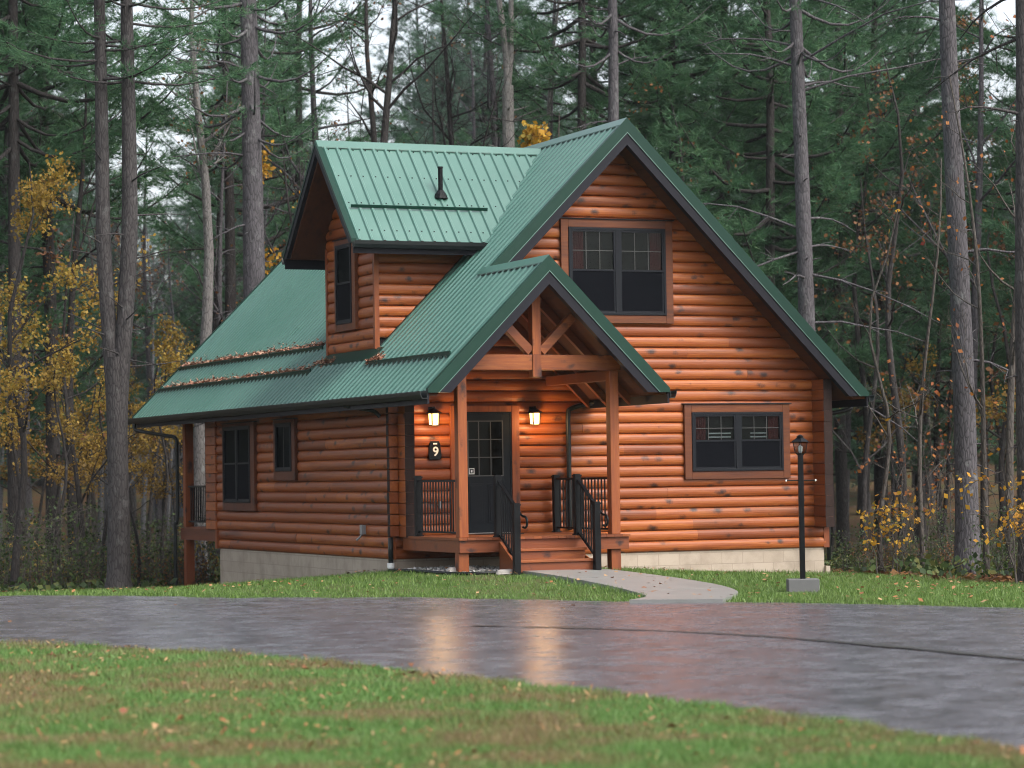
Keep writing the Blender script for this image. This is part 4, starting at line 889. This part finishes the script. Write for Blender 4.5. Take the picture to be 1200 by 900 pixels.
def broadleaf(seed, H, r0, bark, mat, nleaf=0, leaf=.09, fork=.35, spread=.5, lean=(0, 0), lv=3, twig=1.0, lowest=.25, leaf_lo=0.0, sides=9):
    """leafless or half-leafless tree: tapering trunk, limbs, branches and twigs; leaves at twig ends"""
    g = np.random.default_rng(seed); B = Bark(); tips = []
    TP = trunk_path(H, g, lean, .25, 14); rr = r0 * (1 - TP[:, 2] / H) ** .85 + .012; rr *= 1 + .45 * np.exp(-TP[:, 2] / .25); B.tube(TP, rr, sides)
    def grow(c, d, L, r, lev):
        n = 6; Q = [c]; dd = d
        for _ in range(n - 1):
            dd = unit(dd + g.normal(0, .16, 3) + np.array((0, 0, .05))); Q.append(Q[-1] + dd * L / (n - 1))
        Q = np.array(Q); s_ = np.linspace(0, 1, n); B.tube(Q, np.maximum(r * (1 - s_ * .8), .0035), 5 if lev < 2 else 4)
        if lev >= lv: tips.append(Q[2:]); return
        for _ in range(max(2, int((3 + L * .9) * twig))):
            s1 = g.uniform(.25, 1); i = int(s1 * (n - 1)); d2 = unit(dd + g.normal(0, spread + .25, 3)); grow(Q[i], d2, L * g.uniform(.3, .6), r * (1 - s1 * .7) * .55, lev + 1)
        tips.append(Q[3:])
    nl = int(H * .9)
    for _ in range(nl):
        z = H * g.uniform(lowest, .98); az = g.uniform(0, 6.28); el = g.uniform(.25, 1.0); u = np.array([math.cos(az) * math.cos(el), math.sin(az) * math.cos(el), math.sin(el)])
        L = H * fork * (1.1 - z / H) * g.uniform(.5, 1.2) + .4; grow(on_path(TP, z), u, L, np.interp(z, TP[:, 2], rr) * .5, 1)
    cr = None
    if nleaf:
        P = np.concatenate(tips); P = P[P[:, 2] > leaf_lo * H]; P = P[g.integers(0, len(P), nleaf)] + g.normal(0, .10, (nleaf, 3)); V = leaf_any(P, leaf, g)
        cl = np.sin(P[:, 0] * 1.7 + seed) + np.sin(P[:, 1] * 1.9) + np.sin(P[:, 2] * 1.3); cr = flat_mesh('crown', V, 4, M[mat], np.clip(.45 + .12 * cl + g.normal(0, .2, nleaf), 0, 1))
    return B.mesh('trunk', M[bark]), cr
def leaf_any(P, size, g):
    n = len(P); a = unit(g.normal(0, 1, (n, 3)) + np.array((0, 0, -.3))); b = unit(np.cross(a, g.normal(0, 1, (n, 3)))); s_ = (size * g.uniform(.6, 1.35, n))[:, None]
    return np.stack([P, P + a * s_ * .55 + b * s_ * .42, P + a * s_ * 1.1, P + a * s_ * .55 - b * s_ * .42], 1)
def shrub(seed, H, W, stems, mat, nleaf, leaf=.08, lo=.15, bark='bark_twig', flat=1.0, thick=.012):
    g = np.random.default_rng(seed); B = Bark(); pts = []
    for _ in range(stems):
        az = g.uniform(0, 6.28); ln = g.uniform(.05, .9) * W / H; L = H * g.uniform(.55, 1.05); b = np.array([g.normal(0, W * .16), g.normal(0, W * .16), -.05]); t = np.linspace(0, 1, 7)[:, None]
        Q = b + np.array([math.cos(az), math.sin(az), 0]) * L * ln * t ** 1.4 + np.array((0, 0, 1)) * L * t + g.normal(0, .03 * L, (7, 3)) * t; B.tube(Q, thick * (1.1 - t[:, 0]) * (.7 + .25 * H), 5); pts.append(Q[2:])
        for _ in range(int(3 + H * 1.6)):
            i = g.integers(1, 6); d = unit(g.normal(0, 1, 3) + np.array((0, 0, .55))); l = L * g.uniform(.15, .38); R_ = np.stack([Q[i], Q[i] + d * l * .5 + g.normal(0, .03, 3), Q[i] + d * l + np.array((0, 0, -.05 * l))]); B.tube(R_, np.array([.6, .45, .2]) * thick, 4)
            pts.append(R_[1:]); pts.append((R_[1:] + R_[:-1]) / 2)
            for _ in range(2):
                d2 = unit(d + g.normal(0, .6, 3)); R2 = np.stack([R_[1], R_[1] + d2 * l * .3, R_[1] + d2 * l * .6]); B.tube(R2, np.array([.4, .3, .15]) * thick, 4); pts.append(R2[1:])
    P = np.concatenate(pts); P = P[P[:, 2] > lo * H]; P = P[g.integers(0, len(P), nleaf)] + g.normal(0, .06, (nleaf, 3)); cl = np.sin(P[:, 0] * 3 + seed) + np.sin(P[:, 1] * 3.3) + np.sin(P[:, 2] * 2.6)
    return B.mesh('stems', M[bark]), flat_mesh('foliage', leaf_any(P, leaf, g), 4, M[mat], np.clip(.45 + .13 * cl + g.normal(0, .2, nleaf), 0, 1))
def plant(kind, meshes, px, D, label, cat, group=None, sc_=1.0, rz=None, names=('trunk', 'crown'), sink=.05):
    x, y = at(px, D); o = link(bpy.data.objects.new(kind, None)); o.location = (x, y, Tz(x, y) - sink); o.rotation_euler = (0, 0, random.uniform(0, 6.28) if rz is None else rz); o.scale = (sc_,) * 3; o.empty_display_size = .5
    tag(o, label, cat, group)
    for nm, me in zip(names, meshes):
        if me is None: continue
        c = link(bpy.data.objects.new(nm, me)); c.parent = o
    return o
FACE = math.atan2(RH[1], RH[0])      # model +x lies along the picture's right
SN = ('stems', 'foliage')
# --- the trees one can tell apart
plant('pine_tree', pine(11, 25, 10.2, 2.6, .30, 'bark_pine', 'needles', 1.2, 2.5, 34, 1.2, (-.002, 0)), 299, 60, 'stout pine with a straight pale grey trunk just left of the dormer roof', 'tree', rz=FACE)
plant('pine_tree', pine(12, 24, 11.5, 2.6, .20, 'bark_pine', 'needles', 1.0, 4, 30, 1.2, (.0, 0), 2.4), 949, 58, 'straight grey pine rising right behind the right slope of the main roof', 'tree', rz=FACE)
plant('pine_tree', pine(13, 24, 12.5, 2.4, .205, 'bark_pine', 'needles', 1.0, 2, 26, 1.2, (-.0055, 0), 1.6), 1130, 48.3, 'tall bare grey pine standing alone at the lawn edge right of the cabin', 'tree', rz=FACE)
plant('pine_tree', pine(14, 24, 12.5, 2.4, .165, 'bark_brown', 'needles', 1.0, 2, 22, 1.2, (-.004, 0), 1.8), 1203, 44.5, 'dark rough pine trunk cut by the right edge of the photo', 'tree', rz=FACE)
plant('pine_tree', pine(15, 25, 13.0, 2.4, .185, 'bark_pine', 'needles', 1.0, 7, 12, 1.2, (0.0, 0), .8), 720, 66, 'smooth slim pine trunk directly behind the cabin roof peak', 'tree', rz=FACE)
# forked pine on the left
def forked_pine():
    g = np.random.default_rng(5); B = Bark(); t = np.linspace(0, 1, 12)
    base = np.stack([.02 * np.sin(t * 4), 0 * t, t * 4.6], 1); B.tube(base, np.interp(t, [0, .03, .1, 1], [.33, .265, .225, .17]), 12); tops = []
    for sx, r, l in ((-1, .145, .0), (1, .16, .0)):
        t2 = np.linspace(0, 1, 26) ** 1.5; e_ = np.clip(t2 * 4, 0, 1); e_ = e_ * e_ * (3 - 2 * e_); Q = np.stack([sx * (.035 + .225 * e_) + .05 * np.sin(t2 * 7) * t2 ** .5, .1 * np.sin(t2 * 3), 2.9 + t2 * 18.4], 1); B.tube(Q, np.interp(t2, [0, .05, .2, 1], [r * 1.08, r * 1.04, r, .03]), 10); tops.append(Q)
    TPs, TDs = [], []
    for Q in tops:
        for _ in range(20):
            z = g.uniform(3, 12); b = on_path(Q, max(z, 4.4)); az = g.uniform(0, 6.28); L = g.choice([.15, .3, .9, 1.5]); u = np.array([math.cos(az), math.sin(az), g.uniform(-.2, .4)]); s_ = np.linspace(0, 1, 4)[:, None]
            B.tube(b + u * s_ * L + g.normal(0, .03, (4, 3)) * s_, .022 * (1 - s_[:, 0] * .8), 5)
        for _ in range(60):
            z = g.uniform(9.8, 21); b = on_path(Q, z); az = g.uniform(0, 6.28); L = 2.3 * (1.25 - (z - 9.8) / 12) * g.uniform(.5, 1.1); u = np.array([math.cos(az), math.sin(az), 0]); sv = np.array([-u[1], u[0], 0]); s_ = np.linspace(0, 1, 6)[:, None]
            R_ = b + u * s_ * L + np.array((0, 0, 1)) * L * (.18 * s_ - .1 * np.sin(s_ * 3)); B.tube(R_, .03 * (1 - s_[:, 0] * .8), 5)
            for q in range(int(L * 6) + 3):
                s1 = g.uniform(.25, 1); c = b + u * s1 * L + np.array((0, 0, 1)) * L * (.18 * s1 - .1 * math.sin(s1 * 3)); dv = unit(u * .7 + sv * (1 if q % 2 else -1) * g.uniform(.2, 1) + np.array((0, 0, .15))); w_ = np.linspace(.2, 1, 4)[:, None]; TPs.append(c + dv * .6 * w_); TDs.append(np.repeat(dv[None], 4, 0))
    V, r = needles(np.concatenate(TPs), np.concatenate(TDs), 8, .19, .022, .55, g); return B.mesh('trunk', M['bark_brown']), flat_mesh('crown', V, 3, M['needles'], r)
plant('pine_tree', forked_pine(), 136, 51, 'twin stemmed grey pine forking at mid height at the left of the cabin', 'tree', rz=FACE)
plant('hardwood_tree', broadleaf(21, 17, .175, 'bark_lichen', 'brown', 300, .08, .13, .5, (.002, 0), 3, .8, .5), 232, 62.5, 'pale blotched trunk rising behind the rear deck railing and the roof', 'tree', rz=FACE)
plant('hardwood_tree', broadleaf(22, 13, .13, 'bark_dark', 'yellow', 0, .08, .38, .55, (.02, 0), 3, .9, .3), 84, 64, 'dark crooked bare tree leaning right behind the forked pine', 'tree', rz=FACE)
plant('hardwood_tree', broadleaf(23, 18, .16, 'bark_dark', 'brown', 150, .08, .30, .55, (.018, 0), 3, .9, .35), 425, 70, 'mottled bare tree with open forks above the dormer ridge, leaning right', 'tree', rz=FACE)
plant('hardwood_tree', broadleaf(24, 19, .17, 'bark_dark', 'brown', 0, .08, .34, .6, (.035, 0), 3, .9, .42), 432, 66, 'strongly leaning dark bare tree whose forks spread over the dormer ridge', 'tree', rz=FACE)
plant('hardwood_tree', broadleaf(25, 18, .15, 'bark_dark', 'brown', 0, .08, .34, .6, (-.01, 0), 3, .9, .4), 533, 72, 'grey bare tree with raised forks above the middle of the dormer ridge', 'tree', rz=FACE)
plant('hardwood_tree', broadleaf(26, 19, .17, 'bark_pine', 'brown', 0, .08, .2, .5, (.012, 0), 3, .8, .5), 566, 71, 'slim grey trunk leaning right beside the pale dead snag', 'tree', rz=FACE)
def snag():
    g = np.random.default_rng(9); B = Bark(); t = np.linspace(0, 1, 12); Q = np.stack([.06 * np.sin(t * 5), 0 * t, t * 12.6], 1); B.tube(Q, np.interp(t, [0, 1], [.22, .155]), 10)
    e = Q[-1]
    for sx, L, r in ((-.12, 4.6, .10), (.10, 4.8, .085)):
        s_ = np.linspace(0, 1, 6); B.tube(np.stack([e[0] + sx * L * s_ * .6 + .04 * np.sin(s_ * 8), 0 * s_, e[2] - .1 + L * s_], 1), r * (1 - .5 * s_), 8)
    for _ in range(14):
        z = g.uniform(6, 12.4); az = g.uniform(0, 6.28); L = g.uniform(.2, 1.4); u = np.array([math.cos(az), math.sin(az), g.uniform(-.1, .6)]); s_ = np.linspace(0, 1, 4)[:, None]; B.tube(on_path(Q, z) + u * s_ * L, .03 * (1 - s_[:, 0] * .8), 5)
    return B.mesh('trunk', M['bark_pale']), None
plant('dead_tree', snag(), 603, 69, 'pale barkless dead snag with a forked broken top behind the dormer ridge', 'tree', rz=FACE)
plant('hardwood_tree', broadleaf(27, 18, .13, 'bark_pale', 'brown', 0, .08, .14, .4, (.006, 0), 2, .6, .5), 646, 74, 'thin pale trunk above the yellow leaves behind the roof valley', 'tree', rz=FACE)
plant('hardwood_tree', broadleaf(28, 12, .10, 'bark_dark', 'brown', 260, .09, .2, .5, (.0, 0), 3, .8, .35), 1052, 62, 'slender grey trunk behind the yellow sapling right of the cabin', 'tree', rz=FACE)
plant('hardwood_tree', broadleaf(29, 9, .045, 'bark_twig', 'orange', 50, .08, .22, .5, (-.01, 0), 3, .8, .3), 1152, 47.5, 'spindly bare sapling close to the right of the lone tall pine', 'sapling', rz=FACE)
plant('hardwood_tree', broadleaf(30, 11, .07, 'bark_twig', 'orange', 70, .08, .2, .5, (.004, 0), 3, .8, .3), 1180, 47, 'thin grey tree between the lone pine and the pine at the photo edge', 'tree', rz=FACE)
plant('hardwood_tree', broadleaf(31, 6.6, .035, 'bark_twig', 'yellow', 12, .10, .32, .55, (-.02, 0), 3, 1.0, .2), 1029, 48.3, 'young bare sapling with pale forked twigs beside the right cabin corner', 'sapling', rz=FACE)
plant('hardwood_tree', broadleaf(32, 8, .04, 'bark_twig', 'orange', 40, .10, .26, .55, (.0, 0), 3, .9, .25), 1078, 51, 'thin bare sapling halfway between the cabin and the lone pine', 'sapling', rz=FACE)
# --- shrubs and small trees with leaves
def sh(px, D, args, label, **k): return plant('shrub', shrub(*args), px, D, label, 'shrub', names=SN, **k)
sh(1036, 47.8, (41, 1.65, .8, 7, 'yellow', 240, .075, .35), 'low shrub with bright yellow and orange leaves by the right cabin corner')
sh(1192, 43.6, (42, 2.3, .9, 6, 'yellow', 220, .08, .35), 'yellow and red leaved shrub at the right edge of the photo')
sh(1090, 60, (43, 4.4, 1.8, 9, 'orange', 200, .085, .3), 'loose shrub with scattered rust leaves left of the lone tall pine')
plant('maple_tree', broadleaf(51, 9.0, .08, 'bark_dark', 'gold', 5200, .075, .42, .7, (0, 0), 3, 1.1, .2, .15), 14, 55, 'golden leaved young tree at the left edge of the photo', 'tree', rz=FACE)
plant('maple_tree', broadleaf(52, 11, .10, 'bark_dark', 'yellow', 1500, .11, .22, .6, (0, 0), 3, .9, .4, .5), 345, 68, 'yellow leaved tree showing left of the dormer gable', 'tree', rz=FACE)
plant('maple_tree', broadleaf(53, 10.9, .08, 'bark_pale', 'yellow', 1300, .15, .17, .6, (.0, 0), 3, 1.0, .74, .78), 637, 66, 'bright yellow tree top showing over the roof valley', 'tree', rz=FACE)
plant('maple_tree', broadleaf(54, 17, .14, 'bark_dark', 'orange', 2200, .13, .24, .6, (0, 0), 3, 1.0, .5, .45), 1150, 86, 'orange leaved tree among the green pines at the upper right', 'tree', rz=FACE)
plant('maple_tree', broadleaf(55, 9, .08, 'bark_dark', 'brown', 420, .12, .3, .6, (0, 0), 3, 1.0, .3, .25), 1178, 66, 'rust coloured young tree behind the pine at the right edge', 'tree', rz=FACE)
# --- woods behind: repeats that nothing tells apart
PV = [pine(60 + i, 22 + i % 3 * 2, (3.0, 4.5, 6.5, 3.5, 7.5)[i], (5.2, 4.6, 4.6, 5.4, 4.2)[i], (.19, .17, .20, .21, .18)[i], 'bark_dark', 'needles', 1.9, 1.5, 9, 1.8, (0, 0), 1.4, 10, .08) for i in range(5)]
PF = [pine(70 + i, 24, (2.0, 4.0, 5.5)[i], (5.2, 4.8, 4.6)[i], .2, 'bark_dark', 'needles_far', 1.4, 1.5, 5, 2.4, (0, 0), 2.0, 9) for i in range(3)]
BV = [broadleaf(80 + i, (15, 17, 13, 16, 12)[i], (.13, .15, .10, .12, .09)[i], ('bark_dark', 'bark_pine', 'bark_dark', 'bark_pine', 'bark_twig')[i], 'brown', (0, 120, 260, 0, 200)[i], .10, .28, .55, (0, 0), 3, .75, .35, 0, 7) for i in range(5)]
YV = [broadleaf(90 + i, (7, 8.5, 6)[i], .06, 'bark_dark', ('gold', 'brown', 'gold')[i], (1000, 420, 1400)[i], .08, .40, .7, (0, 0), 3, .9, .2, .1, 6) for i in range(3)]
SV = [shrub(100 + i, (2.0, 1.6, 2.6, 1.8)[i], (1.6, 1.4, 1.7, 1.6)[i], (9, 8, 8, 10)[i], ('green_leaf', 'brown', 'green_leaf', 'gold')[i], (480, 300, 420, 260)[i], .075, .05) for i in range(4)]
def rep(kind, lst, i, px, D, s_, label, cat, group, names=('trunk', 'crown')):
    return plant(kind, lst[i % len(lst)], px, D, label, cat, group, s_, None, names)
PH = [pine(120 + i, 23, (10.5, 9.5, 11.5)[i], (4.4, 4.8, 4.0)[i], .18, 'bark_dark', 'needles', 1.9, 3, 26, 1.7, (0, 0), 1.8, 10, .08) for i in range(3)]
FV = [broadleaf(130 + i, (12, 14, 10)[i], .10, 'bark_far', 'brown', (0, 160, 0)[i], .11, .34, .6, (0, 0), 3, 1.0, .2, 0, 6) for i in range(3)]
L_P = ('tall dark green pine standing deep in the woods behind the cabin', 'tree', 'green pines in the woods behind the cabin')
L_F = ('hazy blue green pine on the rising ground far behind the cabin', 'tree', 'far pines on the wooded hillside')
L_B = ('bare grey hardwood tree deep in the woods behind the cabin', 'tree', 'bare hardwoods in the woods behind the cabin')
L_G = ('pale grey leafless tree on the far slope left of the cabin', 'tree', 'far leafless trees left of the cabin')
L_Y = ('young tree holding yellow to brown autumn leaves under the pines', 'tree', 'autumn coloured young trees in the woods')
L_S = ('bushy undergrowth shrub along the foot of the woods', 'shrub', 'undergrowth shrubs at the edge of the woods')
# near pines right of the cabin make a green wall; left side is darker trunks with gaps to the sky
for i, (px, D, s_) in enumerate([(800, 72, 1.0), (860, 78, 1.05), (905, 70, .95), (985, 74, .95), (1030, 80, 1.0), (1075, 90, 1.0), (700, 82, 1.05), (760, 90, 1.1), (830, 95, 1.1), (940, 96, 1.1), (1010, 100, 1.05), (1085, 104, .9),
        (1210, 84, .62), (1235, 72, .95), (1270, 90, 1.0), (-40, 76, 1.0), (-90, 66, 1.0), (-60, 92, 1.1), (300, 98, 1.0), (1320, 76, 1.0), (1380, 66, 1.0), (-140, 74, 1.0), (-200, 64, 1.0)]):
    rep('pine_tree', PV, i * 3 + (i // 4), px, D, s_, *L_P)
for i, (px, D, s_) in enumerate([(16, 62, 1.0), (60, 68, 1.05), (266, 72, 1.0), (-30, 66, 1.0), (362, 80, 1.0), (690, 70, 1.0)]):
    rep('pine_tree', PH, i, px, D, s_, *L_P)
for i, (px, D, s_) in enumerate([(492, 124, 1.0), (520, 108, .85), (548, 118, 1.0), (575, 110, 1.0), (610, 120, 1.0), (100, 126, .8), (50, 118, .9), (300, 122, .85), (335, 112, .8), (5, 124, .9), (275, 132, .8)]):
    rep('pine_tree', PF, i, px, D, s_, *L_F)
for i, (px, D, s_) in enumerate([(-8, 57, .95), (30, 60, .8), (62, 57, .75), (92, 62, .8), (118, 59, .7), (160, 60, .65), (188, 64, .8), (215, 66, .8), (-40, 58, .9)]):
    rep('maple_tree', [YV[0], YV[2]], i, px, D, s_, *L_Y)
g = np.random.default_rng(17)
for i in range(52):
    px = -120 + 1440 * (i + g.uniform(.1, .9)) / 52; D = g.uniform(108, 165)
    gap = 100 < px < 270 or 370 < px < 455 or 1105 < px < 1195
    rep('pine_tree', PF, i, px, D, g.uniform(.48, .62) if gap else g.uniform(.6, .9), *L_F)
for i in range(56):
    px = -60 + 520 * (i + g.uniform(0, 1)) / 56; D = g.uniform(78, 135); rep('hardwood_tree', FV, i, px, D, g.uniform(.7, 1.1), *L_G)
for i in range(56):
    px = -100 + 1400 * (i + g.uniform(0, 1)) / 56; D = g.uniform(66, 118)
    rep('hardwood_tree', BV, i + i // 5, px, D, g.uniform(.75, 1.15), *L_B)
for i, (px, D) in enumerate([(60, 63), (-20, 61), (105, 70), (170, 66), (205, 72), (255, 80), (95, 60), (-70, 64), (40, 72), (320, 74), (190, 84), (140, 76), (1040, 72), (1100, 76), (1165, 72), (1215, 62), (1250, 58), (1010, 66), (1130, 82), (970, 84), (870, 92), (450, 90), (1280, 66)]):
    rep('maple_tree', YV, (0, 0, 2, 2, 0, 2, 1, 0, 2, 0, 2, 0)[i % 12] if px < 700 else (2, 1, 1, 2)[i % 4], px, D, g.uniform(.75, 1.15), *L_Y)
for i in range(76):
    if i < 46: px = -80 + 330 * (i + g.uniform(0, 1)) / 46; D = g.uniform(54.5, 68)
    else: px = 985 + 300 * (i - 46 + g.uniform(0, 1)) / 30; D = g.uniform(47, 62) - (px - 985) * .012
    rep('shrub', SV, (0, 2, 1, 0, 3, 2, 0, 1)[i % 8], px, D, g.uniform(.55, 1.0) * (1 if i < 46 else .62), *L_S, names=SN)
# ground cover and leaf litter on the forest floor
def fkeep(X, Y): return (rng.random(len(X)) < np.clip(lawn_limit(X, Y) * .9, 0, 1)) & ~((X > -4.2) & (X < 4.2) & (Y > -.1) & (Y < 12.5))
X, Y = scatter(60000, 44, 84, -120, 1320, fkeep); k = rng.random(len(X)) < .35 + .65 * (np.sin(X * 1.3 + np.sin(Y)) * np.sin(Y * 1.1 + 2) > -.1); X, Y = X[k], Y[k]
hh = rng.random(len(X)) ** 1.6 * (.22 + .18 * np.sin(X * .8) * np.sin(Y * .7)); V = leaf_any(np.stack([X, Y, T(X, Y) + .02 + np.abs(hh)], 1), .12, rng)
tag(link(bpy.data.objects.new('ground_cover', flat_mesh('ground_cover', V, 4, M['green_leaf'], rng.random(len(V))))), kind='stuff')
X, Y = scatter(30000, 44, 84, -120, 1320, fkeep); V = leaf_quads(np.stack([X, Y, T(X, Y) + .04], 1), .13, .4, 1.2)
tag(link(bpy.data.objects.new('leaf_litter', flat_mesh('leaf_litter', V, 4, M['brown'], rng.random(len(V))))), kind='stuff')

# woods on the near side, behind the viewpoint: they shade the scene and show in the window glass
for i, (px, D) in enumerate([(-5200, -30), (-3600, -36), (-2200, -42), (-900, -38), (300, -44), (1500, -38), (2700, -42), (3900, -36), (5400, -30)]):
    x, y = CAMP[0] + D * FH[0] + (px - 600) / 130 * RH[0], CAMP[1] + D * FH[1] + (px - 600) / 130 * RH[1]
    o = rep('pine_tree', PV, i, 600, 70, 1.0, 'tall dark green pine on the near side of the drive', 'tree', 'pines on the near side of the drive'); o.location = (x, y, Tz(x, y) - .1)
# damp air between the trees
hz = N('damp_air'); hz.t.nodes.remove(hz.p); pv = hz.n('VolumePrincipled', Density=HAZE); pv.inputs['Color'].default_value = (.86, .92, .96, 1); pv.inputs['Anisotropy'].default_value = 0.2
hz.set(hz.t.nodes['Material Output'].inputs['Volume'], pv.outputs[0])
mb = MB(); mb.box(-160, 190, -95, 200, -6, 52); hb = mb.build('haze', hz.m, kind='stuff')
